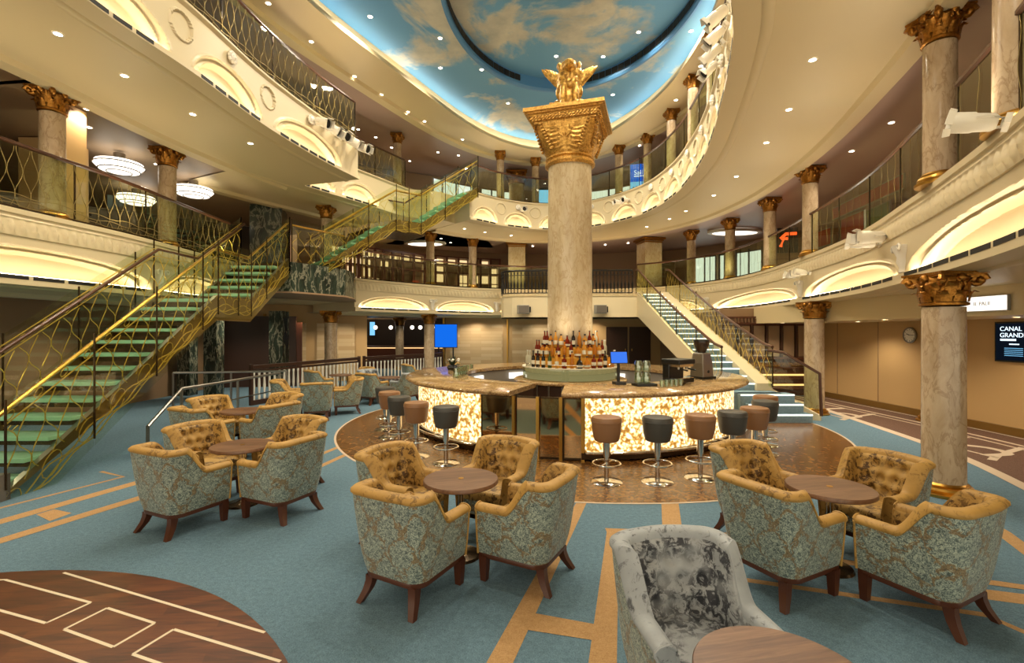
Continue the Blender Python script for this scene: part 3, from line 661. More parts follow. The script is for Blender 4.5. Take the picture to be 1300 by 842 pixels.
# ------------------------------------------------------------ glass balustrades of the decks
def post(c, d, rz, par): return MB().box(c, d, rz).build('post', M['bronze'], par, smooth=False)
def balustrade(label, path, d0, d1, z, gold=True, off=.07, h=.93, pl=1.35, dense=.2, glass='glassgreen', posts=None):
    t = thing('glass_balustrade', label, 'balustrade', (0, 0, 0)); k = max(1, round((d1-d0)/pl)); L = (d1-d0)/k
    P = path.pts(d0, d1, z+h, off, .15)
    MB().tube(P, .032, 6).build('handrail', M['railwood'], t)
    MB().grid([path.pts(d0, d1, z, off-.02, .2), path.pts(d0, d1, z+.05, off-.02, .2), path.pts(d0, d1, z+.05, off+.02, .2)]).build('floor_channel', M['bronze'], t, smooth=False)
    for i in range(k):
        a, b = d0+L*i+.008, d0+L*(i+1)-.008; n = max(1, int(L/.25))
        MB().grid([path.pts(a, b, z+.05, off, L/n), path.pts(a, b, z+h-.01, off, L/n)]).build('glass_panel', M[glass], t)
    for i in range(k+1): q = path.at(d0+L*i, off); post((q.x, q.y, z+h/2), (.02, .018, h), path.ang(d0+L*i), t)
    lt = MB(); d = d0+.1; j = 0
    while d < d1-.05:
        ph = 0 if j % 2 else PI; pts = []
        for i in range(13):
            zz = z+.06+(h-.1)*i/12; w = .06*sin(2*PI*i/12*1.25+ph)*(1-.35*i/12) if gold else .03*sin(2*PI*i/12*1.5+ph); q = path.at(d+w, off-.012); pts.append((q.x, q.y, zz))
        lt.tube(pts, .0042 if gold else .0022, 4, cap=False); d += dense*(.5 if gold else 1); j += 1
    if gold:
        for zz in (.07, .14, .21): lt.tube([(x, y, z+zz+.02*sin(i*1.3+zz*40)) for i, (x, y, _) in enumerate(path.pts(d0, d1, z, off-.012, .12))], .006, 4, cap=False)
    lt.build('lattice', M['dullwire'], t)
    return t
balustrade('gold patterned glass balustrade along the left middle deck below the chandeliers', L2, L2.near(-6.3, 2), L2.len, F2)
balustrade('glass balustrade on the middle deck before the lattice shop front', R2, .3, R2.near(2.2, 19.2), F2, False, dense=.15)
balustrade('glass balustrade on the far middle deck above the right staircase', R2, R2.near(4.9, 18.5), R2.near(7.02, 13.3), F2, False)
balustrade('clear glass balustrade with brown rail along the right middle deck', R2, R2.near(7.02, 13.2)+.1, R2.near(4.95, 5.5)-.0, F2, False, dense=.3)
balustrade('tall clear glass balustrade at the right edge beyond the large column', R2, R2.near(4.7, 5.1)+.05, R2.len-.2, F2, False, dense=.4)
balustrade('dark gold patterned glass balustrade on the upper left deck', A3, A3.near(-4.7, 3.5), A3.len-.02, F3)
balustrade('gold patterned glass balustrade on the top deck left of the staircase head', B3, .1, B3.len-.05, F3)
balustrade('glass balustrade of the far top deck round to the blue screen', C3, .1, C3.near(4.05, 15.2), F3, False, dense=.12)
balustrade('glass balustrade of the right top deck behind the white spotlights', C3, C3.near(4.05, 15.2)+.1, C3.near(2.2, 4.6), F3, False, dense=.2)
# ------------------------------------------------------------ the glass staircase on the left
def staircase(label, org, rz, segs, w, low=.3):
    t = thing('glass_staircase', label, 'staircase', org, rz); prof = [(0, 0)]; a = z = 0
    for s in segs:
        if s[0] == 'f':
            _, n, g, r = s
            for i in range(n): 
                if i < n-1: MB().box((a+g*i+g/2+.03, 0, z+r*(i+1)-.025), (g+.07, w-.02, .05)).build('tread', M['tread'], t, smooth=False, bevel=.006)
                MB().box((a+g*i+g/2+.02, 0, z+r*(i+1)-.10), (.05, w, .06)).build('tread_bracket', M['bronze'], t, smooth=False)
            a += n*g; z += n*r
        else:
            MB().box((a+s[1]/2, 0, z-.03), (s[1]+.1, w-.02, .06)).build('landing_slab', M['tread'], t, smooth=False)
            MB().box((a+s[1]/2, 0, z-.2), (s[1]+.3, w+.1, .2)).build('landing_soffit', M['bronze'], t, smooth=False); a += s[1]
        prof.append((a, z))
    def zp(x):
        for (x0, z0), (x1, z1) in zip(prof, prof[1:]):
            if x <= x1: return z0+(z1-z0)*max(0, (x-x0))/(x1-x0)
        return prof[-1][1]
    A = prof[-1][0]
    for sd in (-1, 1):
        y = sd*(w/2+.03); sm = MB()
        for (x0, z0), (x1, z1) in zip(prof, prof[1:]):
            sm.add([(x, y+dy, zz) for dy in (-.025, .025) for x, zz in ((x0, max(.0, z0-low)), (x1, z1-low), (x1, z1+.06), (x0, z0+.06))], [(0, 1, 2, 3), (4, 7, 6, 5), (0, 4, 5, 1), (3, 2, 6, 7), (0, 3, 7, 4), (1, 5, 6, 2)])
        sm.build('stringer', M['stringergold'], t, smooth=False)
        ed = MB().tube([(x, y, max(.02, zz-low+.02)) for x, zz in prof], .018, 4).build('stringer_edge', M['chrome'], t)
        MB().grid([[(x, y-.035, zz+.065) for x, zz in prof], [(x, y+.035, zz+.065) for x, zz in prof]]).build('lit_stringer_top', M['steel'], t, smooth=False)  # pale steel strip stands in for light on the stringer's top face
        yg = sd*(w/2+.08); k = max(1, round(A/1.15))
        xs = sorted(set([0]+[p[0] for p in prof]+[A*i/k for i in range(k+1)])); xs = [x for i, x in enumerate(xs) if i == 0 or x-xs[i-1] > .25 or x in [p[0] for p in prof]]
        for x0, x1 in zip(xs, xs[1:]):
            MB().add([(x0+.006, yg, zp(x0)-low+.02), (x1-.006, yg, zp(x1)-low+.02), (x1-.006, yg, zp(x1)+1.06), (x0+.006, yg, zp(x0)+1.06)], [(0, 1, 2, 3)]).build('glass_panel', M['glass'], t, smooth=False)
        for x in xs: post((x, yg, zp(x)+.39+(.2 if x < .1 else 0)), (.018, .016, 1.36-(.4 if x < .1 else 0)), 0, t)
        yh = sd*(w/2+.0); MB().tube([(-.12, yh, .86)]+[(x, yh, zz+.9) for x, zz in prof], .026, 8).build('handrail', M['brass'] if sd < 0 else M['railwood'], t)
        lt = MB(); x = .06; j = 0; yl = yg-sd*.02
        while x < A-.04:
            ph = 0 if j % 2 else PI; pts = []
            for i in range(12):
                q = i/11; xx = x+.08*sin(2*PI*q*1.1+ph); pts.append((xx, yl, zp(xx)+.02+.74*q))
            lt.tube(pts, .0062, 4, cap=False)
            if j % 3 == 0: lt.tube([(x+.12*cos(u), yl, zp(x+.12*cos(u))-.1+.13*sin(u)) for u in [i*PI/6 for i in range(12)]], .006, 4, True)
            if j % 2 == 0: lt.tube([(x+.05*cos(u), yl, zp(x+.05*cos(u))+.86+.045*sin(u)) for u in [i*PI/4 for i in range(8)]], .006, 4, True)
            x += .155; j += 1
        n = int(A/.1)
        for o_, am in ((.79, 0), (.93, 0), (-.2, .03), (-.12, .04), (-.25, .03)): lt.tube([(A*i/n, yl, zp(A*i/n)+o_+am*sin(i*1.1+o_*30)) for i in range(n+1)], .008, 4, cap=False)
        lt.build('lattice', M['goldwire'], t)
    return t
lower_stair = staircase('lower glass staircase with green treads and gold railings at the left', (-5.97, 5.02, .003), PI/2, [('f', 13, .28, .1846), ('l', 1.1), ('f', 6, .28, .1833)], 1.02, .4)
for sd in (-1, 1): MB().box((-.02, sd*.54, .14), (.14, .1, .28)).build('foot_block', M['grey'], lower_stair, smooth=False)
staircase('upper glass staircase with gold railings climbing to the top deck', (-5.3, 12.8, F2), atan2(.62, .78), [('f', 8, .255, .184), ('l', .8), ('f', 8, .255, .184)], 1.05, .26)
lg = thing('marble_landing', 'black veined marble landing block with glass screens between the two glass staircases', 'landing')
ld = MB(); lp = [(-6.75, 11.5), (-5.35, 11.5), (-4.55, 12.9), (-4.6, 13.8), (-4.95, 15.0), (-5.6, 15.3), (-6.75, 13.2)]; ld.m(0).prism(lp, 2.78, F2-.004); ld.m(1).prism([(x*.999, y) for x, y in lp], 2.74, 2.78); 
ld.build('block', [M['marbledark'], M['taupe']], lg, smooth=False)
pts = [(-5.38, 11.55), (-4.58, 12.9)]; pts2 = [(-4.6, 13.75), (-4.95, 14.95)]
for a, b in (pts, pts2):
    MB().add([(*a, F2-.5), (*b, F2-.5), (*b, F2+1.05), (*a, F2+1.05)], [(0, 1, 2, 3)]).build('glass_panel', M['glass'], lg, smooth=False)
    MB().tube([(*a, F2+.9), (*b, F2+.9)], .025, 8).build('handrail', M['brass'], lg)
    for p in (a, b): post((*p, F2+.3), (.022, .022, 1.5), 0, lg)
    lt = MB(); a, b = Vector(a), Vector(b)
    for j in range(9):
        ph = j % 2*PI; lt.tube([(*a.lerp(b, max(0, min(1, (j+.5)/9+.06*sin(i*.85+ph)))), F2+.03+i*.07) for i in range(12)], .006, 4, cap=False)
    lt.build('lattice', M['goldwire'], lg)
# ------------------------------------------------------------ carpeted staircase on the right with its platform
rs = thing('carpeted_staircase', 'white sided staircase with pale blue lit steps right of the bar', 'staircase', (0, 0, 0))
XL, XR = 4.5, 5.5; NS = 19; y0, y1, zA, zB = 10.2, 16.75, .55, 3.1; g = (y1-y0)/NS; r = (zB-zA)/NS
for i in range(NS):
    y = y0+g*i; z = zA+r*(i+1)
    o = MB().box(((XL+XR-.2)/2, y+g/2, z-r/2-.1), (XR-XL-.3, g+.02, r+.2)).build('step', M['bluecarpet'], rs, smooth=False)
    MB().box(((XL+XR-.2)/2, y-.012, z-.012), (XR-XL-.32, .02, .022)).build('step_light', M['ledwhite'], o, smooth=False)
for sx, x in ((-1, XL), (1, XR)):
    s_ = MB(); s_.add([(x+sx*dx, y, z) for dx in ((0, .07) if sx < 0 else (-.27, .07)) for y, z in ((y0-.1, .02 if sx > 0 else .3), (y1, zB-.75), (y1, zB+.1), (y0-.1, zA+.14))], [(0, 1, 2, 3), (4, 7, 6, 5), (0, 4, 5, 1), (3, 2, 6, 7), (0, 3, 7, 4), (1, 5, 6, 2)])
    s_.build('stringer', M['cream2'], rs, smooth=False)
    yy = [y0-.15+(y1+.4-y0)*i/20 for i in range(21)]; zz = [zA+(zB-zA)*min(1, max(0, (y-y0)/(y1-y0))) for y in yy]; xg = x+sx*.04
    MB().tube([(xg, y, z+.92-.12*sin(PI*i/20)) for i, (y, z) in enumerate(zip(yy, zz))], .032, 8).build('handrail', M['railwood'], rs)
    for i in range(0, 20, 4):
        q = range(i, i+5); MB().grid([[(xg, yy[k]+(.01 if k == i else -.01 if k == i+4 else 0), zz[k]+.1) for k in q], [(xg, yy[k]+(.01 if k == i else -.01 if k == i+4 else 0), zz[k]+.9-.12*sin(PI*k/20)) for k in q]]).build('glass_panel', M['glass'], rs, smooth=False)
    for i in range(0, 21, 4): post((xg, yy[i], zz[i]+.48), (.02, .022, .84), 0, rs)
    MB().tube([(xg, y, z+.1) for y, z in zip(yy, zz)], .012, 4).build('glass_channel', M['bronze'], rs)
    lt = MB(); y = y0; j = 0
    while y < y1+.2:
        z = zA+(zB-zA)*min(1, (y-y0)/(y1-y0)); lt.tube([(xg-sx*.012, y+.07*sin(i*.8+(j % 2)*PI), z+.12+.065*i) for i in range(11)], .005, 4, cap=False); y += .13; j += 1
    lt.build('lattice', M['goldwire'], rs)
MB().box((5.02, 9.95, zA/2-.01), (1.02, .6, zA+.02-.03)).build('lower_landing', M['bluecarpet'], rs, smooth=False)
for i in range(3):
    z = .18*(i+1); o = MB().box((5.15+.1*(2-i), 9.42+.13*i, z/2), (1.1, .3, z-.01)).build('step', M['bluecarpet'], rs, smooth=False)
    MB().box((5.15+.1*(2-i), 9.262+.13*i, z-.02), (1.08, .02, .022)).build('step_light', M['ledwhite'], o, smooth=False)
s_ = MB(); q = [(5.46, 10.2), (6.25, 9.5)]
s_.add([(x+dx, y+dx, z) for dx in (0, .06) for x, y, z in ((5.46, 10.15, 0), (6.2, 9.5, 0), (6.2, 9.5, .1), (5.46, 10.15, .62))], [(0, 1, 2, 3), (4, 7, 6, 5), (0, 4, 5, 1), (3, 2, 6, 7), (0, 3, 7, 4), (1, 5, 6, 2)]); s_.build('stringer', M['cream2'], rs, smooth=False)
MB().tube([(5.46, 10.1, 1.4), (5.7, 9.93, 1.36), (6.2, 9.52, .95), (6.22, 9.5, .1)], .032, 8).build('handrail', M['railwood'], rs)
MB().add([(5.48, 10.1, .64), (6.19, 9.53, .15), (6.19, 9.53, .93), (5.7, 9.93, 1.33), (5.48, 10.1, 1.36)], [(0, 1, 2, 3, 4)]).build('glass_panel', M['glassgreen'], rs, smooth=False)
pf = MB(); pp = [(x, y) for x, y in [(-.4, 17.6), (-.3, 17.25), (0, 17.02), (.4, 16.9), (4.3, 16.75), (5.5, 16.75), (5.5, 18.4), (4.8, 18.5), (2.3, 19.25), (-.4, 18.9)]]
pf.m(0).prism(pp, 2.31, zB-.04); pf.m(1).prism([(x, y-.03) for x, y in pp], zB-.04, zB); pf.m(0).prism([(x*1.003, y-.02) for x, y in pp], 2.31, 2.36)
tag(pf.build('balcony_platform', [M['cream2'], M['cream']], smooth=False), kind='structure')
ib = thing('iron_balustrade', 'black iron balustrade on the platform behind the central pillar', 'balustrade'); Q = Path([(-.38, 18.6), (-.38, 17.6), (-.27, 17.28), (0, 17.07), (.45, 16.96), (2.2, 16.86), (4.28, 16.8)], .04)
MB().tube(Q.pts(0, Q.len, zB+.88, 0, .1), .035, 6).build('handrail', M['iron'], ib); MB().tube(Q.pts(0, Q.len, zB+.08, 0, .1), .02, 5).build('bottom_rail', M['iron'], ib); MB().tube(Q.pts(0, Q.len, zB+.72, 0, .1), .014, 5).build('upper_rail', M['iron'], ib)
bal = MB().lathe([(.012, .08), (.022, .12), (.014, .16), (.034, .3), (.036, .38), (.016, .5), (.012, .6), (.02, .66), (.012, .72), (.03, .78), (.012, .86)], n=6)
b0 = bal.build('baluster', M['iron'], ib); k = int(Q.len/.125)
for i in range(k+1):
    q = Q.at(Q.len*i/k); b_ = b0 if i == 0 else b0.copy()
    if i: C.objects.link(b_); b_.parent = ib
    b_.location = (q.x, q.y, zB)
# wooden balustrade with pale balusters behind the lounge chairs
wbal = None
for l, a, b in (('dark wooden balustrade with pale balusters, left run before the slatted wall', (-6.35, 11.5), (-4.95, 15.3)), ('dark wooden balustrade with pale balusters, right run before the lounge', (-4.85, 15.5), (-2.75, 18.6))):
    t = thing('wooden_balustrade', l, 'balustrade', (0, 0, 0)); a, b = Vector(a), Vector(b); d = b-a; an = atan2(d.y, d.x); c = (a+b)/2
    MB().box((c.x, c.y, .93), (d.length, .1, .09), an).build('handrail', M['darkwood'], t, smooth=False, bevel=.01); MB().box((c.x, c.y, .83), (d.length, .05, .05), an).build('upper_rail', M['darkwood'], t, smooth=False); MB().box((c.x, c.y, .06), (d.length, .08, .12), an).build('bottom_rail', M['darkwood'], t, smooth=False)
    n = int(d.length/.15)
    if wbal is None: wbal = MB().lathe([(.025, .1), (.032, .2), (.02, .28), (.034, .45), (.022, .7), (.032, .78), (.02, .82)], n=8).build('baluster', M['white'], t); first = wbal
    for i in range(n):
        q = a.lerp(b, (i+.5)/n); o = first if first else wbal.copy()
        if not first: C.objects.link(o); o.parent = t
        first = None; o.location = (q.x, q.y, 0)
    MB().box((a.x, a.y, .5), (.07, .07, 1.0), an).build('newel_post', M['darkwood'], t, smooth=False); MB().box((b.x, b.y, .5), (.07, .07, 1.0), an).build('newel_post', M['darkwood'], t, smooth=False)
# metal ramp railings
def ramp_rail(label, pts, mid=True):
    t = thing('metal_railing', label, 'railing'); MB().tube(pts, .026, 8).build('handrail', M['steel'], t)
    if mid: MB().tube([(x, y, z*.58) for x, y, z in pts[1:]], .014, 6).build('middle_rail', M['steel'], t)
    P = [Vector(p) for p in pts]; L = 0; 
    for i, (a, b) in enumerate(zip(P, P[1:])):
        k = max(1, round((b-a).length/1.3))
        for j in range(k+(i == len(P)-2)): q = a.lerp(b, j/k); MB().box((q.x, q.y, q.z/2), (.04, .02, q.z)).build('post', M['steel'], t, smooth=False)
ramp_rail('brushed metal ramp railing beside the left stair, nearer one, sloping down at its end', [(-5.28, 6.85, .42), (-5.42, 7.75, .86), (-5.2, 10.55, .87)])
ramp_rail('brushed metal ramp railing further back below the glass staircase', [(-7.6, 10.6, .87), (-5.3, 11.1, .87)], False)
# ------------------------------------------------------------ tub armchairs
def chair_proto(mats):
    MV, MB_, MD = mats
    t = thing('armchair', None, 'armchair')
    def plan(u, k, ins=0.0):                        # u 0..1 from left front round the back to right front; k 0 base..1 top
        w = .262+.045*k; yb = -.235-.075*k; yf = .285; rc = .115; w -= ins; yb += ins; rc = max(.03, rc-ins*.6)
        Ls = yf-(yb+rc); La = rc*PI/2; Lb = 2*(w-rc); T = 2*Ls+2*La+Lb; d = u*T
        if d < Ls: return (-w, yf-d)
        d -= Ls
        if d < La: a = d/rc; return (-w+rc-rc*cos(a), yb+rc-rc*sin(a))
        d -= La
        if d < Lb: return (-w+rc+d, yb-.02*sin(PI*d/Lb)*k)
        d -= Lb
        if d < La: a = d/rc; return (w-rc+rc*sin(a), yb+rc-rc*cos(a))
        d -= La; return (w, yb+rc+d)
    def hgt(x, y): return .545+.225*sst(.04, -.17, y)-.012*(x/.3)**2*(y < -.15)
    N = 108; us = [i/N for i in range(N+1)]; out = MB(); rows = []
    H = []
    for u in us: x, y = plan(u, 1); H.append(hgt(x, y))
    for j in range(9):
        f = j/8; row = []
        for u, h in zip(us, H):
            z = .2+(h-.035-.2)*f; k = (z-.2)/.57; x, y = plan(u, k+.06*sin(PI*f), .012*(1-sst(0, .2, f))); row.append((x, y, z))
        rows.append(row)
    out.grid(rows); th = .085
    vel = MB(); rows = [rows[-1][:]]
    for o_, dz in ((-.008, -.02), (-.006, -.004), (.012, .012), (.035, .018), (.06, .014), (.08, .0), (th, -.025)):
        rows.append([(*plan(u, (h-.2)/.57, o_), h+dz) for u, h in zip(us, H)])
    roll = [r[:] for r in rows]
    for j in range(1, 22):                          # tufted inner face
        f = j/21; row = []
        for u, h in zip(us, H):
            z = (h-.025)+(.33-(h-.025))*f; k = (z-.2)/.57; bk = sst(.3, .36, u)*sst(.7, .64, u)
            ins = th+.012*sin(PI*f)+.05*f*bk; x, y = plan(u, k, ins)
            if bk > 0:
                best = 9
                for r_, zz in enumerate((.66, .56, .46)):
                    for c in range(-2, 3):
                        bx = (c+.5*(r_ % 2))*.105; best = min(best, hypot(x-bx, z-zz))
                y -= bk*.03*exp(-(best/.022)**2); y += bk*.03*(1-exp(-(best/.06)**2))-bk*.012
            row.append((x, y, z))
        rows.append(row)
    vel.grid(rows[:8]); v_ = vel.build('arm_roll', MV, t, ang=60)
    vi = MB().grid(rows[7:]); vi.build('inner_back', MB_, t, ang=60)
    for r_, zz in enumerate((.66, .56, .46)):
        pass
    for e in (0, N):                                # front faces of the arms
        loop = [(plan(us[e], (z-.2)/.57)[0], .285, z) for z in (.2, .32, .44, .51)]+[r[e] for r in roll]+[(plan(us[e], .1, th)[0], .285, .2)]
        MB().poly(loop).build('arm_front', MV, t, ang=30)
    out.build('outer_shell', MD, t, ang=50)
    for e in (0, N): MB().tube([(plan(us[e], 0)[0], .287, .2), (plan(us[e], .5)[0], .287, .44)]+[(r[e][0], .288, r[e][2]) for r in roll]+[(plan(us[e], .2, th)[0], .288, .38)], .008, 6).build('piping', MV, t)
    def rb(x0, x1, y0, y1, z0, z1, r=.03, dome=.02):
        m = MB(); rows = []
        for j in range(9):
            a = -PI/2+PI*j/8; ins = r*(1-cos(a)); z = (z0+z1)/2+((z1-z0)/2)*sin(a); row = []
            for cx, cy, a0 in ((x1-.05, y1-.05, 0), (x0+.05, y1-.05, PI/2), (x0+.05, y0+.05, PI), (x1-.05, y0+.05, 1.5*PI)):
                for q in range(5): b = a0+PI/2*q/4; row.append((cx+(.05-ins)*cos(b), cy+(.05-ins)*sin(b), z))
            rows.append(row)
        m.grid(rows, cu=True); m.poly([(x, y, z+dome*0) for x, y, z in rows[-1]]); m.poly(rows[0]); return m
    rb(-.215, .215, -.2, .305, .315, .415).build('seat_cushion', MB_, t, ang=60)
    MB().box((0, .27, .26), (.42, .035, .12)).build('front_rail', MD, t, smooth=False)
    fr = MB(); rows = []
    for ins, z in ((.016, .2), (.012, .195), (.016, .165), (.03, .16)): rows.append([(*plan(u, 0, ins), z) for u in us])
    fr.grid(rows); fr.box((0, .27, .18), (.5, .03, .036)); fr.prism([plan(u, 0, .03) for u in us], .165, .2); fr.build('base_frame', M['legwood'], t, ang=50)
    for sx in (-1, 1):
        f = MB(); f.grid([[(sx*.232+a*w, .25+b*w, z) for a, b in ((-1, -1), (1, -1), (1, 1), (-1, 1))] for z, w in ((.18, .03), (.09, .027), (0, .022))], cu=True); f.poly([(sx*.232+a*.022, .25+b*.022, 0) for a, b in ((-1, -1), (1, -1), (1, 1), (-1, 1))]); f.build('leg', M['legwood'], t, ang=30)
        f = MB(); f.grid([[(sx*(.18+.042*k*k)+a*w, -.18-.07*k*k+b*w, z) for a, b in ((-1, -1), (1, -1), (1, 1), (-1, 1))] for z, w, k in ((.17, .03, 0), (.13, .028, .25), (.08, .026, .55), (.04, .023, .8), (0, .02, 1))], cu=True); f.poly([(sx*.222+a*.02, -.25+b*.02, 0) for a, b in ((-1, -1), (1, -1), (1, 1), (-1, 1))]); f.build('leg', M['legwood'], t, ang=30)
    return Proto(t)
gold_chair = chair_proto((M['velvet'], M['velvetback'], M['damask'])); grey_chair = chair_proto((M['greyvelvet'], M['greyback'], M['damask']))
def table_proto():
    t = thing('round_table', None, 'table')
    MB().lathe([(0, .585), (.29, .585), (.3, .592), (.3, .612), (.295, .62), (0, .62)], n=48).build('table_top', M['tablewood'], t, ang=40)
    MB().lathe([(0, .62), (.022, .62), (.022, .6225), (0, .6225)], n=16).build('inlay', M['brass'], t)
    MB().lathe([(.12, .585), (.12, .575), (.03, .565), (.028, .05)], n=20).build('pedestal', M['chrome'], t)
    MB().lathe([(.028, .05), (.06, .03), (.15, .018), (.16, .0), (0, 0)], n=32).build('base', M['bronze'], t); return Proto(t)
tbl = table_proto()
def group(T, th0, labels, tl, proto=None, skip=(), R=.615, grp=None):
    R = R-.003
    tbl.put((*T, 0), random.random()*.3, tl)
    for i, l in enumerate(labels):
        if l is None: continue
        a = radians(th0+90*i); p = gold_chair
        if isinstance(l, tuple): p = grey_chair; l = l[0]
        p.put((T[0]+R*cos(a), T[1]+R*sin(a), .002), a+PI/2, l)
group((-.41, 3.80), -118, ['gold and teal armchair at the centre table, damask back nearest the viewer', 'gold and teal armchair at the centre table, seen from its right side', 'gold armchair at the centre table, tufted back facing us before the mirrored bar gate', 'gold armchair at the left of the centre table, half behind the nearest one'], 'round walnut table amid four gold armchairs in the centre foreground')
group((2.42, 3.60), -154, ['gold and teal armchair at the right table, standing behind the silver armchair', 'gold and teal armchair at the right table, nearest the viewer and right edge', 'gold armchair at the right table with tufted back before the big marble column', 'gold armchair at the right table, rear left one close to the bar stools'], 'round walnut table amid four gold armchairs at the right')
group((-2.81, 4.93), -114, ['gold and teal armchair at the left front table, damask back towards the dance floor', 'gold and teal armchair at the left front table, on its right side', 'gold armchair at the left front table, rear right one facing us', 'gold armchair at the left front table, rear left one facing right'], 'round walnut table amid four gold armchairs at left, nearest the dance floor')
group((-4.05, 7.1), -114, ['gold and teal armchair behind the left front group, beside the metal ramp railing', 'teal armchair on the right of the second left table', 'gold armchair at the second left table, rear right one', 'gold armchair at the second left table, rear left one by the railing'], 'round walnut table of the second left group before the ramp railing')
group((-4.2, 10.25), -70, ['teal backed armchair turned away from us at the third left table', 'gold armchair in side view at the right of the third left table', None, 'gold armchair at the left of the third left table'], 'small round table of the third left group')
group((-4.72, 13.0), -135, ['dark teal armchair in front of the wooden balustrade, back to us', None, 'gold tufted armchair against the wooden balustrade', None], 'small round table by the wooden balustrade')
group((-3.2, 12.3), -120, ['teal armchair left of the grey tufted chair near the bar, back to us', ('grey armchair at the right of the table by the bar end',), None, ('silver tufted armchair facing us behind the bar stools',)], 'small round table with grey armchairs left of the bar')
group((-2.6, 15.2), 30, ['gold armchair by the balustrade directly left of the bar counter', None, 'gold armchair before the right run of the wooden balustrade', None], 'small round table far back beside the wooden balustrade')
tbl.put((.93, 1.60, 0), .2, 'round walnut table cut by the bottom edge, in front of the silver armchair')
grey_chair.put((.82, 2.17, .002), PI+.12, 'silver grey crushed velvet armchair with dark mottling in the foreground', None)
# ------------------------------------------------------------ bar
def sector(mb, prof, a0, a1, n=40): return mb.lathe(prof, (*COLC, 0), n, radians(a0), radians(a1))
def sec_solid(mb, r0, r1, z0, z1, a0, a1, n=40, rnd=.02):
    prof = [(r0, z0), (r1-rnd, z0), (r1, z0+rnd), (r1, z1-rnd), (r1-rnd, z1), (r0, z1), (r0, z0)]; sector(mb, prof, a0, a1, n)
    for a in (a0, a1): a = radians(a); mb.poly([(COLC[0]+r*cos(a), COLC[1]+r*sin(a), z) for r, z in prof[:-1]])
for l, a0, a1, o0, o1 in (('right half of the round bar with granite top and glowing onyx front', -99, 84, -93, 60), ('left half of the round bar with granite top and glowing onyx front', -262, -112, -230, -123)):
    t = thing('bar_counter', l, 'bar counter')
    m = MB(); sec_solid(m, 2.1, 3.24, .9, .97, a0, a1, 60, .025); m.build('counter_top', M['granite'], t, ang=50)
    m = MB(); sec_solid(m, 2.15, 2.9, .02, .9, a0+.6, a1-.6, 50, .01); m.build('cabinet', M['darkwood'], t, ang=40)
    m = MB(); sector(m, [(2.13, .25), (2.13, .88)], a0+1, a1-1, 50); m.build('back_splash', M['greytrim'], t)
    m = MB(); sec_solid(m, 2.92, 3.0, .13, .87, o0, o1, 50, .004); m.build('onyx_panel', M['onyx'], t, ang=40)
    m = MB(); sec_solid(m, 2.9, 3.03, .02, .12, o0-1, o1+1, 50, .01); m.build('kick_plate', M['bronze'], t, ang=40)
    m = MB(); m.tube([(COLC[0]+3.2*cos(radians(o0+(o1-o0)*i/50)), COLC[1]+3.2*sin(radians(o0+(o1-o0)*i/50)), .16) for i in range(51)], .02, 8)
    for i in range(0, 51, 7):
        a = radians(o0+(o1-o0)*i/50); m.tube([(COLC[0]+r*cos(a), COLC[1]+r*sin(a), .16) for r in (3.2, 3.02)], .014, 6)
    m.build('foot_rail', M['chrome'], t)
    for a in (o0-.4 if l[0] == 'r' else o1+.4, a0+.5 if l[0] == 'r' else a1-.5):
        m = MB(); a = radians(a); m.box((COLC[0]+2.96*cos(a), COLC[1]+2.96*sin(a), .46), (.07, .05, .9), a); m.build('end_post', M['bronze'], t, smooth=False)
    if l[0] == 'l':
        for a in (-246, -239, -205):
            a = radians(a); MB().box((COLC[0]+2.1*cos(a), COLC[1]+2.1*sin(a), .75), (.06, .35, .14), a).build('work_light', M['sign'], t, smooth=False)
    else:
        for a in (70, 50): a = radians(a); MB().box((COLC[0]+2.1*cos(a), COLC[1]+2.1*sin(a), .75), (.06, .3, .12), a).build('work_light', M['sign'], t, smooth=False)
gt = thing('bar_gate', 'bronze mirrored gate panels at the bar entrance reflecting the chairs', 'gate')
for a0, a1 in ((-122.5, -112.4), (-111.6, -105.6), (-105.0, -99.4), (-98.6, -93.6)):
    p0, p1 = [Vector((COLC[0]+3.0*cos(radians(a)), COLC[1]+3.0*sin(radians(a)))) for a in (a0, a1)]; c = (p0+p1)/2; d = p1-p0
    MB().box((c.x, c.y, .45), (d.length-.02, .02, .82), atan2(d.y, d.x)).build('mirror_panel', M['mirror'], gt, smooth=False)
    MB().box((p1.x, p1.y, .44), (.045, .045, .88), atan2(d.y, d.x)).build('post', M['brass'], gt, smooth=False)
    m = MB(); m.box((c.x, c.y, .87), (d.length-.03, .03, .025), atan2(d.y, d.x)); m.box((c.x, c.y, .03), (d.length-.03, .03, .03), atan2(d.y, d.x)); m.build('rail', M['bronze'], gt, smooth=False)
isl = thing('bottle_display', 'round stepped bottle display island around the central pillar', 'bar display', (*COLC, 0))
MB().lathe([(.5, .8), (1.09, .8), (1.13, .82), (1.13, .85), (1.1, .87), (.5, .87)], n=64).build('counter_top', M['granite'], isl)
MB().lathe([(.98, 0), (.98, .8)], n=48).build('cabinet', M['darkwood'], isl)
m = MB()
for i in range(24): a = 2*PI*i/24; m.box((.985*cos(a), .985*sin(a), .4), (.012, .03, .78), a)
m.build('cabinet_trim', M['steel'], isl, smooth=False)
TI = [(.95, 1.12), (.76, 1.32), (.60, 1.50)]; zl = .87
for i, (r, zt) in enumerate(TI):
    MB().lathe([(r, zl), (r, zt-.02)], n=56).build('riser', M['bottleclear'] if i == 0 else M['amberlit'], isl)
    MB().lathe([(r-.25, zt-.02), (r+.015, zt-.02), (r+.015, zt), (r-.25, zt)], n=56).build('shelf', M['label'] if i == 0 else M['brass'], isl); zl = zt
MB().lathe([(.9, .88), (.9, 1.09)], n=48).build('inner_drum', M['drumlit'], isl)
rl = MB(); rl.tube([(.955*cos(2*PI*i/48), .955*sin(2*PI*i/48), 1.18) for i in range(48)], .006, 6, True)
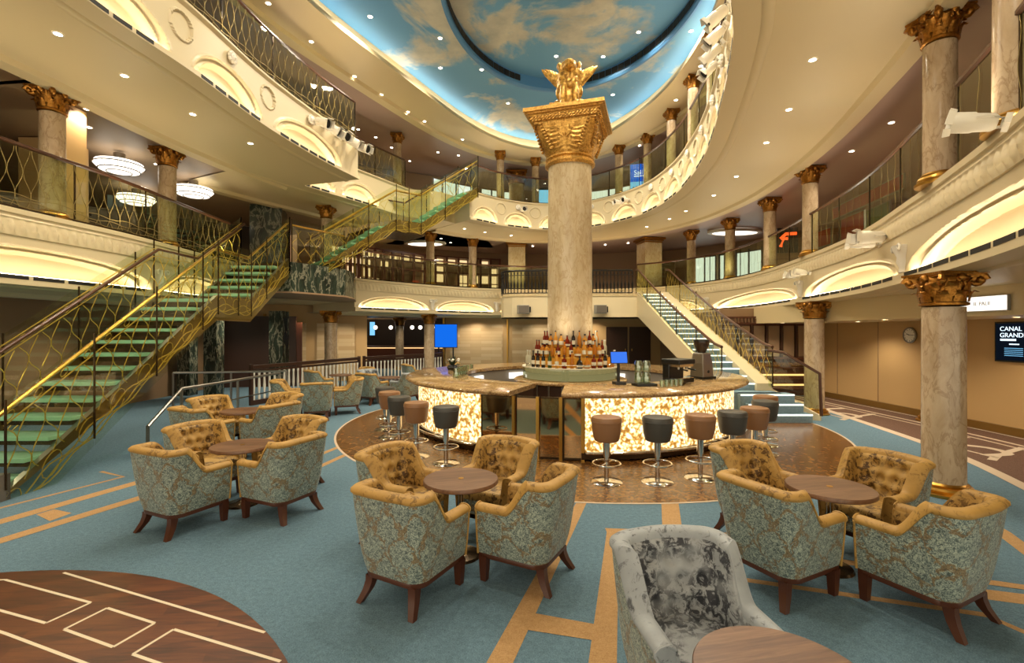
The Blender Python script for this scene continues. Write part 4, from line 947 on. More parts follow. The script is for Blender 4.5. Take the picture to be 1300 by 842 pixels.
for i in range(16): rl.tube([(.955*cos(2*PI*i/16), .955*sin(2*PI*i/16), zz) for zz in (1.12, 1.18)], .005, 5)
rl.build('gallery_rail', M['chrome'], isl)
SH = {'slim': [(0, 0), (.034, 0), (.037, .01), (.037, .17), (.03, .2), (.014, .225), (.013, .29), (.016, .292), (.016, .315), (0, .315)],
 'round': [(0, 0), (.05, 0), (.062, .03), (.062, .08), (.045, .13), (.018, .16), (.015, .2), (.02, .202), (.02, .225), (0, .225)],
 'square': [(0, 0), (.043, 0), (.045, .01), (.045, .15), (.04, .165), (.015, .18), (.015, .22), (.02, .222), (.02, .25), (0, .25)]}
def bottle_proto(sh, mat, cap, lab=True):
    t = thing('bottle', None, 'bottle', group=None); p = SH[sh]
    MB().lathe(p[:-3], n=14).build('glass_body', mat, t); MB().lathe([(p[-3][0], p[-3][1]-.003)]+p[-2:], n=12).build('cap', cap, t)
    if lab: r = p[3][0]+.001; zt = p[3][1]; MB().lathe([(r, zt*.3), (r, zt*.75)], n=14).build('label', M['label'], t)
    return Proto(t)
kinds = []
cn = ['amber', 'red', 'dark', 'golden', 'clear', 'green']
for sh in SH:
    for i, q in enumerate(LIQ): kinds.append((sh, cn[i], [sh, q, M['cap'] if i % 2 else M['red']]))
pr = {}
def bottle(sh, ci, loc, label):
    k = (sh, ci)
    if k not in pr: pr[k] = bottle_proto(sh, LIQ[ci], M['cap'] if ci in (0, 2, 3) else M['white'] if ci == 4 else M['redwood'], (ci+len(sh)) % 4 != 0)
    pr[k].put(loc, random.random()*6, label, 'bottles on the bar display')
shn = {'slim': 'slim', 'round': 'squat round', 'square': 'square'}
rows_ = [('lowest', TI[0], [('slim', 4), ('slim', 4), ('slim', 2), ('slim', 2), ('slim', 2), ('slim', 5), ('slim', 3), ('square', 1), ('slim', 0), ('round', 2), ('round', 0), ('square', 1), ('square', 1), ('slim', 2), ('round', 3), ('slim', 0), ('slim', 4), ('slim', 4)]),
 ('middle', TI[1], [('slim', 1), ('slim', 1), ('square', 0), ('square', 3), ('slim', 0), ('square', 1), ('slim', 0), ('slim', 1), ('round', 0), ('slim', 3), ('square', 0), ('slim', 0), ('square', 3), ('slim', 1), ('slim', 4), ('slim', 4)]),
 ('top', TI[2], [('slim', 1), ('slim', 1), ('square', 0), ('slim', 3), ('square', 3), ('round', 1), ('slim', 2), ('slim', 0), ('square', 3), ('slim', 1), ('square', 0), ('slim', 4), ('slim', 0)])]
for nm, (r, zt), bl in rows_:
    n = len(bl)
    for i, (sh, ci) in enumerate(bl):
        a = radians(-172+164*(i+.5)/n); rr = r-.065
        bottle(sh, ci, (COLC[0]+rr*cos(a), COLC[1]+rr*sin(a), zt+.002), '%s %s bottle, %s from the left on the %s shelf of the bar display' % (shn[sh], cn[ci], ORD[i], nm))
# things on the counter
ZC = .972
t = thing('coffee_grinder', 'steel coffee grinder with dark bean hopper on the right bar counter', 'coffee grinder', (3.35, 8.35, ZC), .5); t.scale = (1.12, 1.12, 1.08)
g_ = MB(); g_.grid([[(a*w, b*d, z) for a, b in ((-1, -1), (1, -1), (1, 1), (-1, 1))] for z, w, d in ((.04, .12, .13), (.25, .115, .12), (.42, .085, .1))], cu=True); g_.poly([(a*.085, b*.1, .42) for a, b in ((-1, -1), (1, -1), (1, 1), (-1, 1))]); g_.build('body', M['steel'], t, smooth=False, bevel=.015)
MB().lathe([(.06, .42), (.07, .44), (.115, .56), (.115, .6), (0, .6)], n=24).build('hopper', plain('smoked_hopper', '#3a2c22', .15), t); MB().lathe([(.12, .6), (.12, .63), (0, .635)], n=24).build('lid', M['black'], t)
MB().box((0, 0, .02), (.3, .3, .04)).build('base', M['black'], t, smooth=False); MB().ell((0, -.13, .12), (.025, .01, .025)).build('knob', M['black'], t)
t = thing('coffee_machine', 'black and chrome espresso machine left of the coffee grinder', 'coffee machine', (2.66, 7.56, ZC), .64); t.scale = (.72, .8, .92)
m = MB(); m.box((0, 0, .06), (.55, .4, .08)); m.box((0, .12, .24), (.55, .16, .3)); m.box((0, 0, .38), (.6, .42, .09)); m.build('body', M['black'], t, smooth=False, bevel=.02)
MB().box((0, -.02, .315), (.5, .34, .04)).build('group_panel', M['chrome'], t, smooth=False)
for x in (-.15, .15): h = MB().lathe([(.03, .25), (.035, .3)], (x, -.1, 0), 12).build('group_head', M['chrome'], t); MB().tube([(x, -.12, .26), (x, -.3, .24)], .014, 6).build('handle', M['black'], h)
MB().box((0, -.1, .105), (.5, .2, .015)).build('drip_tray', M['chrome'], t, smooth=False)
t = thing('till_screen', 'small blue lit till screen beside the bottle display', 'till', (1.68, 7.42, ZC), .1)
MB().box((0, 0, .02), (.16, .2, .04)).build('base', M['black'], t, smooth=False); MB().tube([(0, .03, .03), (0, .03, .36)], .025, 8).build('stand', M['black'], t)
s_ = MB().box((0, 0, .42), (.25, .03, .17), R=Matrix.Rotation(-.25, 3, 'X')).build('screen', M['bluepos'], t, smooth=False); MB().box((0, .025, .42), (.27, .03, .19), R=Matrix.Rotation(-.25, 3, 'X')).build('casing', M['black'], t, smooth=False)
tag(MB().box((2.02, 7.22, ZC+.02), (.32, .22, .035), .2).build('serving_tray', M['black'], smooth=False), 'black tray holding stacked glass jars on the bar', 'tray')
def glass_proto(nm, prof, mat):
    t = thing(nm, None, 'glass'); MB().lathe(prof, n=16).build('bowl', mat, t); return Proto(t)
GM = m_glass('drinking_glass', '#e4ece0', .5)
tumb = glass_proto('tumbler', [(0, .004), (.03, 0), (.036, .1), (.034, .1), (.028, .012), (0, .012)], GM); jar = glass_proto('glass_jar', [(0, .004), (.055, 0), (.06, .02), (.06, .14), (.05, .16), (.05, .17), (.046, .17), (.056, .14), (.055, .02), (0, .015)], GM)
i = 0
for zz in (0, .175):
    for dx, dy in ((-.09, 0), (.04, .02)): jar.put((2.02+dx, 7.22+dy, ZC+.039+zz), 0, 'clear glass jar in the stack on the black tray, %s' % ['lower left', 'lower right', 'upper left', 'upper right'][i], 'jars on the black tray'); i += 1
for i in range(5): tumb.put((2.24+.085*i, 7.06+.04*i, ZC), 0, 'upturned tumbler, %s from the left in the row before the coffee machine' % ORD[i], 'tumblers before the coffee machine')
for i in range(8):
    a = radians(188-5*i*.9); tumb.put((COLC[0]+2.25*cos(a), COLC[1]+2.25*sin(a), ZC), 0, 'tumbler, %s from the front in the row on the left counter' % ORD[i], 'tumblers on the left counter')
for i in range(5): jar.put((-1.0+.02*i, 8.5+.17*i, ZC), 0, 'clear glass carafe, %s from the front on the left counter' % ORD[i], 'carafes on the left counter')
t = thing('flower_vase', 'small arrangement of dark leaves and white flowers on the left bar counter', 'flowers', (-1.28, 10.2, ZC))
MB().lathe([(0, 0), (.1, 0), (.13, .06), (.1, .1), (0, .1)], n=16).build('bowl', M['black'], t); lf = MB()
for i in range(26):
    a = random.random()*2*PI; el_ = random.uniform(.3, 1.4); L = random.uniform(.12, .26); d = Vector((cos(a)*cos(el_), sin(a)*cos(el_), sin(el_))); s_ = d.cross(Vector((0, 0, 1))).normalized()*.025; b = Vector((0, 0, .08)); lf.add([b, b+d*L*.5+s_, b+d*L, b+d*L*.5-s_], [(0, 1, 2, 3)])
lf.build('leaves', plain('dark_leaf', '#2e3b24', .5), t, smooth=False); fw = MB()
for i in range(7): fw.ell((random.uniform(-.14, .14), random.uniform(-.12, .12), random.uniform(.14, .24)), (.03, .03, .025), 8, 6)
fw.build('petals', M['white'], t)
def potted(x, y): pass
# ------------------------------------------------------------ bar stools
def stool_proto(m_):
    t = thing('bar_stool', None, 'bar stool')
    MB().lathe([(0, .49), (.13, .49), (.145, .5), (.165, .58), (.178, .7), (.182, .75), (.17, .775), (.12, .785), (0, .788)], n=32).build('seat', m_, t)
    MB().lathe([(.176, .715), (.184, .72), (.184, .726), (.178, .73)], n=32).build('seam', m_, t)
    MB().lathe([(.03, .02), (.03, .3), (.04, .3), (.04, .49)], n=18).build('post', M['chrome'], t); MB().lathe([(0, .03), (.04, .03), (.17, .015), (.19, .0), (0, 0)], n=32).build('base', M['chrome'], t)
    f = MB(); f.tube([(.165*cos(2*PI*i/32), .165*sin(2*PI*i/32), .22) for i in range(32)], .011, 8, True); f.tube([(-.165, 0, .22), (.165, 0, .22)], .009, 6); f.build('foot_ring', M['chrome'], t); return Proto(t)
sb, sg = stool_proto(M['leatherbrown']), stool_proto(M['leathergrey'])
for p, x, y, l in ((sb, 1.13, 5.65, 'brown leather bar stool nearest the mirrored gate, right part of the bar'), (sg, 1.74, 5.65, 'dark grey bar stool in front of the right onyx panel, between two brown ones'), (sb, 2.31, 5.8, 'brown bar stool in front of the right onyx panel, right of the dark grey one'),
    (sg, 2.82, 6.05, 'dark grey bar stool at the right end of the onyx panel behind the gold armchair'), (sb, 3.26, 6.35, 'brown bar stool on the right side of the bar, behind the second dark grey stool'), (sg, 3.72, 6.95, 'dark grey bar stool furthest right beside the staircase foot'), (sb, 4.02, 7.5, 'brown bar stool hidden behind the furthest right dark stool'),
    (sg, -.90, 6.45, 'dark grey bar stool in front of the left onyx panel, nearest the viewer'), (sb, -1.38, 6.82, 'brown bar stool left of the nearest dark one, left part of the bar'), (sg, -1.77, 7.42, 'dark grey bar stool, third from the front at the left of the bar'), (sb, -2.08, 8.02, 'brown bar stool, fourth from the front at the left of the bar'), (sg, -2.32, 8.66, 'dark grey bar stool, last and furthest back at the left of the bar')):
    p.put((x, y, .004), random.random(), l)

# ------------------------------------------------------------ spotlights, speakers, screens, clock, sign
def spot_proto():
    t = thing('spotlight', None, 'spotlight')
    MB().lathe([(0, -.17), (.06, -.165), (.085, -.13), (.09, 0), (.1, .02), (.1, .17), (.094, .17), (.094, .1), (0, .1)], n=20).build('housing', M['white'], t)
    MB().lathe([(0, .13), (.09, .13)], n=20).build('lens', M['black'], t); m = MB()
    m.tube([(-.115, 0, 0), (-.115, 0, -.1), (-.08, 0, -.2), (.08, 0, -.2), (.115, 0, -.1), (.115, 0, 0)], .014, 6); m.box((0, 0, -.23), (.18, .1, .05)); m.build('yoke', M['white'], t); m = MB()
    for s in (-1, 1): m.box((s*.105, 0, .19), (.01, .15, .06), R=Matrix.Rotation(s*.3, 3, 'Y')); m.box((0, s*.105, .19), (.15, .01, .06), R=Matrix.Rotation(-s*.3, 3, 'X'))
    m.build('barn_door', M['white'], t, smooth=False); return Proto(t)
spp = spot_proto()
def spots(path, ds, z, lab, grp, tilt=1.9, sc=1, off=-.22):
    for i, d in enumerate(ds):
        q = path.at(d, off); o = spp.put((q.x, q.y, z if not isinstance(z, list) else z[i]), 0, lab % ORD[i], grp, (sc,)*3); o.rotation_euler = (tilt+.15*(i % 2), .2*((i % 3)-1), path.ang(d)+.3*((i % 2)-.5))
d = A3.near(-4.2, 10.0); spots(A3, [d+.37*i for i in range(5)], 6.2, 'white stage spotlight on the end of the upper left balcony, %s from the left', 'spotlights on the upper left balcony')
d = C3.near(2.95, 6.3); spots(C3, [d-.52*i for i in range(4)], [6.05, 6.08, 6.12, 6.15], 'white stage spotlight hanging at the right upper balcony, %s from the top', 'spotlights on the right upper balcony', 2.2, .85)
d = R2.near(5.75, 7.3); spots(R2, [d, d+.42], 3.2, 'white stage spotlight on the right lower balcony above the arches, %s from the left', 'spotlights over the corridor arches', 1.4)
spots(R2, [R2.near(3.95, 3.6)], 3.46, 'large white spotlight at the right picture edge on the carved frieze, %s there', None, 1.3, .8, -.3)
d = R2.near(6.62, 10.6); spots(R2, [d-.3, d, d+.3], 3.1, 'small white spotlight in the cluster above the far right arches, %s from the left', 'spotlight cluster above the far right arches', 1.4, .7)
spots(C3, [C3.near(.3, 16.95)], 6.12, 'white spotlight on the far upper balcony left of the central pillar, %s there', None, 1.6, .8); spots(C3, [C3.near(3.65, 15.8), C3.near(3.65, 15.8)+.35], 6.1, 'white spotlight on the far upper balcony below the blue screen, %s from the left', 'spotlights below the blue screen', 1.6, .75)
for l, x, y in (('grey loudspeaker on the platform front left of the central pillar', .39, 16.78), ('grey loudspeaker on the platform front right of the central pillar', 3.1, 16.66)):
    t = thing('loudspeaker', l, 'loudspeaker', (x, y, 2.58), .1)
    m = MB(); m.add([(a, b, c) for c in (-.15, .15) for a, b in ((-.22, 0), (.22, 0), (.19, -.2), (-.19, -.2))], [(0, 1, 2, 3), (4, 7, 6, 5), (0, 4, 5, 1), (1, 5, 6, 2), (2, 6, 7, 3), (3, 7, 4, 0)]); m.build('cabinet', M['greytrim'], t, smooth=False, bevel=.01)
    MB().box((0, -.205, 0), (.34, .012, .26)).build('grille', M['grey'], t, smooth=False); MB().box((.25, -.02, 0), (.05, .1, .2)).build('bracket', M['black'], t, smooth=False)
def text(s, size, loc, rot, mat, parent, name='lettering', ext=.002, align='CENTER'):
    c = bpy.data.curves.new(name, 'FONT'); c.body = s; c.size = size; c.extrude = ext; c.align_x = align; c.materials.append(mat); o = bpy.data.objects.new(name, c); C.objects.link(o); bpy.context.view_layer.update(); me = bpy.data.meshes.new_from_object(o.evaluated_get(bpy.context.evaluated_depsgraph_get())); bpy.data.objects.remove(o); o = bpy.data.objects.new(name, me); C.objects.link(o); o.location = loc; o.rotation_euler = rot; o.parent = parent; return o
t = thing('wall_screen', 'black framed wall screen with white headline on the right corridor wall', 'screen', (8.66, 7.85, 1.62), -PI/2)
MB().box((0, -.0, 0), (1.2, .06, .7)).build('frame', M['black'], t, smooth=False); MB().box((-.26, -.035, 0), (.62, .012, .64)).build('text_panel', M['scrdark'], t, smooth=False)
MB().box((.32, -.035, -.04), (.52, .012, .56)).build('picture_panel', M['bluelite'], t, smooth=False); MB().box((.32, -.036, .26), (.52, .012, .12)).build('banner_panel', M['scrpink'], t, smooth=False)
m = MB(); m.poly([(.2+.0, -.044, -.2), (.56, -.044, -.2), (.56, -.044, .02), (.4, -.044, .08), (.28, -.044, -.02)]); m.build('food_picture', M['scrred'], t, smooth=False)
text('CANAL', .11, (-.5, -.043, .19), (PI/2, 0, 0), M['scrwhite'], t, align='LEFT'); text('GRANDE', .11, (-.5, -.043, .08), (PI/2, 0, 0), M['scrwhite'], t, align='LEFT')
m = MB(); m.box((-.36, -.043, .035), (.26, .006, .035)); m.box((-.26, -.043, -.04), (.16, .006, .02))
m.build('text_line', M['scrwhite'], t, smooth=False); m = MB()
for k in range(5): m.box((-.27, -.043, -.11-.032*k), (.3, .006, .008))
m.build('text_block', M['bluelite'], t, smooth=False)
t = thing('lit_sign', 'white backlit sign hung under the bulkhead beside the big column', 'sign', (6.78, 6.85, 2.2), -PI/2)
MB().box((0, 0, 0), (.75, .06, .2)).build('light_box', M['sign'], t, smooth=False); MB().box((0, .02, 0), (.77, .04, .22)).build('frame', M['greytrim'], t, smooth=False); text('IL PALII', .075, (.06, -.033, -.025), (PI/2, 0, 0), M['signtext'], t)
t = thing('wall_clock', 'round silver wall clock on the beige corridor wall', 'clock', (8.66, 10.27, 1.72), -PI/2)
R = Matrix.Rotation(PI/2, 4, 'X'); MB(R).lathe([(.15, 0), (.17, .0), (.175, .03), (.15, .04), (.148, .02)], n=32).build('rim', M['steel'], t); MB(R).lathe([(0, .02), (.15, .02)], n=32).build('dial', M['white'], t)
m = MB(R)
for k in range(12): a = PI/6*k; m.box((.125*cos(a), .125*sin(a), .023), (.025, .008, .003), a)
m.build('hour_marks', M['black'], t, smooth=False); m = MB(R); m.box((-.04, .015, .026), (.09, .014, .003), -.35); m.box((.05, .0, .027), (.11, .01, .003), .0); m.build('hands', M['black'], t, smooth=False)
q = C3.at(C3.near(3.95, 15.6), .45); t = thing('advertising_screen', 'bright blue advertising screen with white lettering on the top deck', 'screen', (q.x, q.y, 6.95), -.25)
MB().box((0, 0, 0), (.64, .06, .9)).build('frame', M['grey'], t, smooth=False); MB().box((0, -.035, .14), (.6, .012, .58)).build('blue_panel', M['blue'], t, smooth=False); MB().box((0, -.035, -.29), (.6, .012, .27)).build('pale_panel', M['bluelite'], t, smooth=False)
text('Sail', .22, (-.04, -.045, .08), (PI/2, 0, 0), M['scrwhite'], t); MB().box((-.02, -.044, .03), (.32, .006, .03)).build('underline', M['scrwhite'], t, smooth=False); m = MB()
for k in range(5): m.box((-.2+.1*k, -.044, -.34+.02*k), (.04, .006, .04))
m.build('icons', M['grey'], t, smooth=False)
t = thing('advertising_screen', 'pale blue screen on the top deck touching the left side of the central pillar', 'screen', (1.2, 18.9, 7.05)); MB().box((0, 0, 0), (.7, .08, 1.0)).build('frame', M['black'], t, smooth=False); MB().box((0, -.045, -.03), (.62, .012, .85)).build('screen', M['bluelite'], t, smooth=False)
t = thing('display_screen', 'blue lit screen on slim legs at the far wall left of the bar', 'screen', (-2.75, 19.7, 0), .05); MB().box((0, 0, 1.62), (.95, .06, 1.0)).build('frame', M['black'], t, smooth=False); MB().box((0, -.035, 1.62), (.9, .012, .94)).build('screen', M['blue'], t, smooth=False)
for x in (-.3, .3): MB().box((x, 0, .56), (.06, .06, 1.12)).build('leg', M['black'], t, smooth=False)
t = thing('display_screen', 'small pale blue screen inside the dim lounge', 'screen', (-7.35, 24.9, 1.95)); MB().box((0, 0, 0), (.3, .05, .75)).build('frame', M['black'], t, smooth=False); MB().box((0, -.03, 0), (.26, .012, .7)).build('screen', M['bluelite'], t, smooth=False)
t = thing('lounge_counter', 'dim wooden lounge counter with orange lit edge at the far left', 'counter', (-5.7, 23.3, 0)); MB().box((0, 0, .5), (5.2, .7, 1.0)).build('body', M['redwood'], t, smooth=False); MB().box((0, 0, 1.06), (5.3, .8, .06)).build('counter_top', M['tablewood'], t, smooth=False); MB().box((0, -.37, 1.0), (5.1, .02, .035)).build('light_strip', M['warmlit'], t, smooth=False)
for i, x in enumerate((-6.7, -5.95, -4.9, -4.5, -3.9)):
    t = thing('pendant_lamp', 'small glowing globe pendant in the dim lounge, %s from the left' % ORD[i], 'lamp', (x, 23.2, 2.0), group='lounge pendants'); MB().ell((0, 0, 0), (.1, .1, .1)).build('globe', M['chandelier'], t); MB().tube([(0, 0, .1), (0, 0, .45)], .008, 5).build('cord', M['black'], t)
# cabinet of bronze panels behind the right staircase
t = thing('display_cabinet', 'brown wall cabinet of tall bronze panels with lit shelves behind the right staircase', 'cabinet', (7.15, 13.28, 0)); W = 2.5
m = MB(); m.box((0, .05, 1.1), (W, .06, 2.2)); m.box((0, -.0, 2.03), (W, .12, .05)); m.box((0, 0, 1.05), (W, .14, .05)); m.box((0, 0, 2.2), (W, .12, .04)); m.build('carcass', M['redwood'], t, smooth=False)
for i in range(6):
    x = -W/2+.21+i*.415; MB().box((x, .0, 1.53), (.3, .03, .86)).build('bronze_panel', M['taupe'], t, smooth=False); MB().box((x+.2, -.02, 1.53), (.06, .06, .92)).build('stile', M['darkwood'], t, smooth=False)
m = MB()
for i in range(26): m.box((-W/2+.06+i*.095, -.03, 2.11), (.05+.03*random.random(), .08, .09+.04*random.random()))
m.build('brown_tiles', M['tablewood'], t, smooth=False); m = MB()
for i in range(12): m.box((-W/2+.12+i*.205, -.03, .98), (.1, .06, .1))
m.build('dark_blocks', M['darkwood'], t, smooth=False)
for z in (.78, .48, .2): MB().box((0, -.0, z), (W, .1, .04)).build('shelf', M['redwood'], t, smooth=False); MB().box((0, .01, z+.1), (W-.1, .02, .05)).build('shelf_light', M['warmlit'], t, smooth=False)
MB().box((0, -.02, .88), (W, .04, .12)).build('mosaic_band', M['mosaic'], t, smooth=False)
# chandeliers
ch = thing('chandelier', None, 'chandelier'); MB().lathe([(0, -.12), (.2, -.13), (.33, -.1), (.42, 0), (.40, .06)], n=40).build('crystal_bowl', M['chandelier'], ch); m = MB()
for r, z in ((.43, .0), (.345, -.1), (.21, -.135)): m.tube([(r*cos(2*PI*i/40), r*sin(2*PI*i/40), z) for i in range(40)], .011, 6, True)
for i in range(20): a = 2*PI*i/20; m.tube([(r*cos(a), r*sin(a), z) for r, z in ((.43, 0), (.345, -.1))], .005, 5)
m.build('frame', M['steel'], ch); MB().lathe([(.1, .06), (.1, .25)], n=16).build('ceiling_mount', M['steel'], ch); cp_ = Proto(ch)
for (x, y), l in zip(((-8.1, 9.75), (-9.7, 12.2), (-7.75, 11.5)), ('oval crystal chandelier, nearest of the three on the left middle deck', 'oval crystal chandelier, lower and furthest of the three on the left middle deck', 'oval crystal chandelier right of the second column on the left middle deck')): cp_.put((x, y, 5.22), 0, l, 'chandeliers on the left middle deck')
for l, x, y, sx in (('oval glowing ceiling light over the right far middle deck', 8.2, 17.4, 1.6), ('long glowing ceiling light above the lattice shop front', -3.6, 19.6, 1.4)):
    t = thing('ceiling_light', l, 'ceiling light', (x, y, 5.42)); t.scale = (sx, .8, 1); MB().lathe([(0, 0), (.5, 0), (.52, .03)], n=40).build('diffuser', M['chandelier'], t); MB().lathe([(.52, -.01), (.62, 0), (.62, .08), (.5, .08)], n=40).build('rim', M['white'], t)
# lit curtains, shop front and displays on the middle deck
wn = 0
def ratio_d(path, off, rt, lo, hi):
    return min((lo+(hi-lo)*i/300 for i in range(301)), key=lambda d: abs(path.at(d, off).x/path.at(d, off).y-rt))
lo, hi = R2.near(4.9, 18.4), R2.near(7.0, 13.0)
for r0, r1 in ((.385, .432), (.44, .462), (.476, .53)):
    a, b = ratio_d(R2, 3.9, r0, lo, hi), ratio_d(R2, 3.9, r1, lo, hi); wn += 1
    o = MB().grid([R2.pts(a, b, F2+.1, 3.9), R2.pts(a, b, 5.05, 3.9)]).build('window_%d' % wn, M['curtain']); tag(o, kind='structure'); f = MB()
    for d in (a, (a+b)/2, b): q = R2.at(d, 3.86); f.box((q.x, q.y, F2+.85), (.05, .05, 1.6))
    f.tube(R2.pts(a, b, F2+.1, 3.86), .03, 4); f.tube(R2.pts(a, b, 5.05, 3.86), .03, 4); f.build('window_frame', M['grey'], o, smooth=False)
a, b = ratio_d(C3, 2.4, -.14, 0, 3), ratio_d(C3, 2.4, .0, 0, 4)
for s0, s1 in ((C3.near(-1.2, 15.9), C3.near(-.2, 16.6)), (C3.near(0, 16.8), C3.near(.9, 17.1)), (C3.near(1.6, 17.2), C3.near(3.1, 16.6))):
    wn += 1; o = MB().grid([C3.pts(s0, s1, F3+.05, 2.6), C3.pts(s0, s1, F3+1.1, 2.6)]).build('window_%d' % wn, M['curtain']); tag(o, kind='structure'); f = MB()
    for i in range(4): q = C3.at(s0+(s1-s0)*i/3, 2.56); f.box((q.x, q.y, F3+.57), (.06, .06, 1.1))
    f.build('window_frame', M['grey'], o, smooth=False)
sf = thing('lattice_kiosk', 'dark wooden lattice shop front with lit shelves on the far middle deck', 'shop front'); s0, s1 = R2.near(-4.6, 15.5), R2.near(.1, 19.0); m = MB(); n = 18
for i in range(n+1): q = R2.at(s0+(s1-s0)*i/n, 3.2); m.box((q.x, q.y, F2+.85), (.1, .1, 1.7), R2.ang(s0+(s1-s0)*i/n))
for z in (.05, .95, 1.3, 1.66): m.tube(R2.pts(s0, s1, F2+z, 3.2, .4), .05, 4)
m.build('lattice_frame', M['redwood'], sf, smooth=False); lm = MB(); dm = MB()
for i in range(n):
    for z0, z1 in ((.1, .5), (.55, .9), (1.0, 1.25), (1.35, 1.6)):
        a, b = s0+(s1-s0)*(i+.1)/n, s0+(s1-s0)*(i+.9)/n; (lm if random.random() < .42 else dm).grid([R2.pts(a, b, F2+z0, 3.5, .2), R2.pts(a, b, F2+z1, 3.5, .2)])
lm.build('lit_pane', emit('shop_glow', '#ffd9a0', .8), sf, smooth=False); dm.build('dark_pane', M['taupe'], sf, smooth=False)
for l, r0, r1, z0, z1, mt in (('red shop panel on the right middle deck seen through the glass', .70, .745, 4.3, 4.85, 'red'), ('small red shop panel further left behind the glass balustrade', .635, .675, 4.3, 4.75, 'red'), ('green shop panel on the right middle deck seen through the glass', .752, .80, 4.2, 4.8, 'green'), ('long red shop banner above the panels on the right middle deck', .68, .83, 4.96, 5.25, 'red')):
    a, b = ratio_d(R2, 2.0, r0, lo, R2.near(6.3, 9.3)), ratio_d(R2, 2.0, r1, lo, R2.near(6.3, 9.3)); p0, p1 = R2.at(a, 2.0), R2.at(b, 2.0); c = (p0+p1)/2; d = p1-p0
    t = thing('shop_poster', l, 'panel', (c.x, c.y, (z0+z1)/2), atan2(d.y, d.x)); MB().box((0, 0, 0), (max(.4, d.length), .06, z1-z0)).build('board', M[mt], t, smooth=False); MB().box((0, 0, 0), (max(.4, d.length)+.06, .04, z1-z0+.06)).build('frame', M['greytrim'], t, smooth=False)
t = thing('neon_sign', 'small glowing orange red sign behind the right middle deck columns', 'sign', (8.75, 15.0, 4.7), -.3); MB().box((0, .03, 0), (.6, .04, .8)).build('backing', M['black'], t, smooth=False); m = MB(); m.tube([(-.2, 0, .05), (-.05, 0, .2), (.25, 0, .2)], .05, 6); m.tube([(-.2, 0, -.2), (-.12, 0, .05), (.0, 0, .05)], .05, 6); m.build('neon_tube', M['scrred'], t)
# ------------------------------------------------------------ recessed downlights, their lamps and added fill lamps
dl = thing('downlight', None, 'downlight'); MB().lathe([(0, -.004), (.045, -.004)], n=16).build('lens', M['lamp'], dl); MB().lathe([(.045, -.006), (.06, -.006), (.062, 0)], n=16).build('trim_ring', M['white'], dl); dlp = Proto(dl)
def lamp(x, y, z, pw, rad=.06, ang=140, col=(1, .88, .68), blend=.7):  # serves the recessed downlights and the added fill lamps below
    L = bpy.data.lights.new('downlight_and_fill', 'SPOT'); L.energy = pw; L.shadow_soft_size = rad; L.spot_size = radians(ang); L.spot_blend = blend; L.color = col
    o = bpy.data.objects.new('downlight_and_fill', L); C.objects.link(o); o.location = (x, y, z)
def downs(pts, z, lab, grp, pw, every=1, **k):
    pts = sorted(pts, key=lambda p: p[0]/p[1])
    for i, (x, y) in enumerate(pts):
        dlp.put((x, y, z-.002), 0, lab % ORD[i], grp)
        if pw and i % every == 0: lamp(x, y, z-.03, pw, **k)
downs([(-5.64, 5.87), (-5.6, 6.83), (-5.43, 8.04), (-5.14, 9.29), (-6.2, 4.6)], Z2, 'round recessed downlight in the cream soffit over the left middle deck, %s from the left', 'downlights left middle deck', 55)
downs([(-7.05, 6.9), (-7.1, 7.9), (-7.7, 8.6), (-7.9, 10.5), (-7.1, 9.6), (-7.4, 5.6)], Z2+.02, 'small downlight in the brown ceiling of the left middle deck, %s from the left', 'downlights left inner deck', 60, 2)
downs([(4.09, 6.43), (4.61, 7.87), (4.98, 9.25), (5.35, 11.27), (5.48, 12.83), (5.34, 14.51), (5.17, 15.52), (4.76, 16.69), (3.2, 5.0)], Z2, 'round recessed downlight in the cream soffit over the right middle deck, %s from the left', 'downlights right middle deck', 55)
downs([(6.75, 8.41), (7.0, 9.74), (7.2, 11.5), (6.6, 7.0)], Z2+.02, 'small downlight in the mauve ceiling of the right middle deck, %s from the left', 'downlights right inner deck', 90)
downs([(-1.71, 17.0), (-1.01, 17.6), (-.03, 18.2), (-2.55, 19.65), (-2.82, 18.81), (.9, 20.5), (1.6, 20.3), (3.98, 20.2), (4.86, 19.8)], Z2+.0, 'small downlight under the far upper balcony, %s from the left', 'downlights far middle deck', 60, 2)
downs([(-4.75, 9.21), (-4.43, 10.43), (-3.95, 11.85), (-3.53, 12.76), (-3.03, 13.76), (-2.66, 14.38), (-1.65, 15.74)], Z3, 'tiny downlight along the left edge of the top ceiling, %s from the left', 'downlights top ceiling left', 60, 2)
downs([(-4.88, 15.0), (-4.5, 15.61), (-4.2, 16.48), (-3.85, 17.78), (-2.65, 16.92), (-1.95, 17.22)], Z3+.02, 'tiny downlight in the mauve top ceiling above the staircase head, %s from the left', 'downlights top ceiling corner', 30, 2)
downs([(4.45, 9.62), (4.55, 11.39), (4.53, 13.06), (5.05, 13.71), (4.79, 15.06), (4.39, 16.27)], Z3, 'tiny downlight along the right edge of the top ceiling, %s from the left', 'downlights top ceiling right', 45, 2)
downs([(-3.07, 10.23), (-1.67, 10.98), (-1.85, 12.22), (-.79, 12.3), (-.12, 14.11), (4.06, 10.72), (2.9, 13.6)], zs, 'round downlight in the outer painted sky, %s from the left', 'downlights in the outer sky', 210, 1, ang=150)
downs([(1.14, 12.18), (1.49, 9.0), (3.0, 11.2), (2.35, 12.2)], zi, 'round downlight in the inner oval of painted sky, %s from the left', 'downlights in the inner sky', 260, 1, ang=150)
downs([(7.1, 9.0), (7.9, 7.4), (7.9, 10.8), (7.1, 12.4), (7.6, 5.4), (7.9, 3.4)], 2.024, 'downlight over the right corridor, %s from the left', 'downlights right corridor', 62, 1)
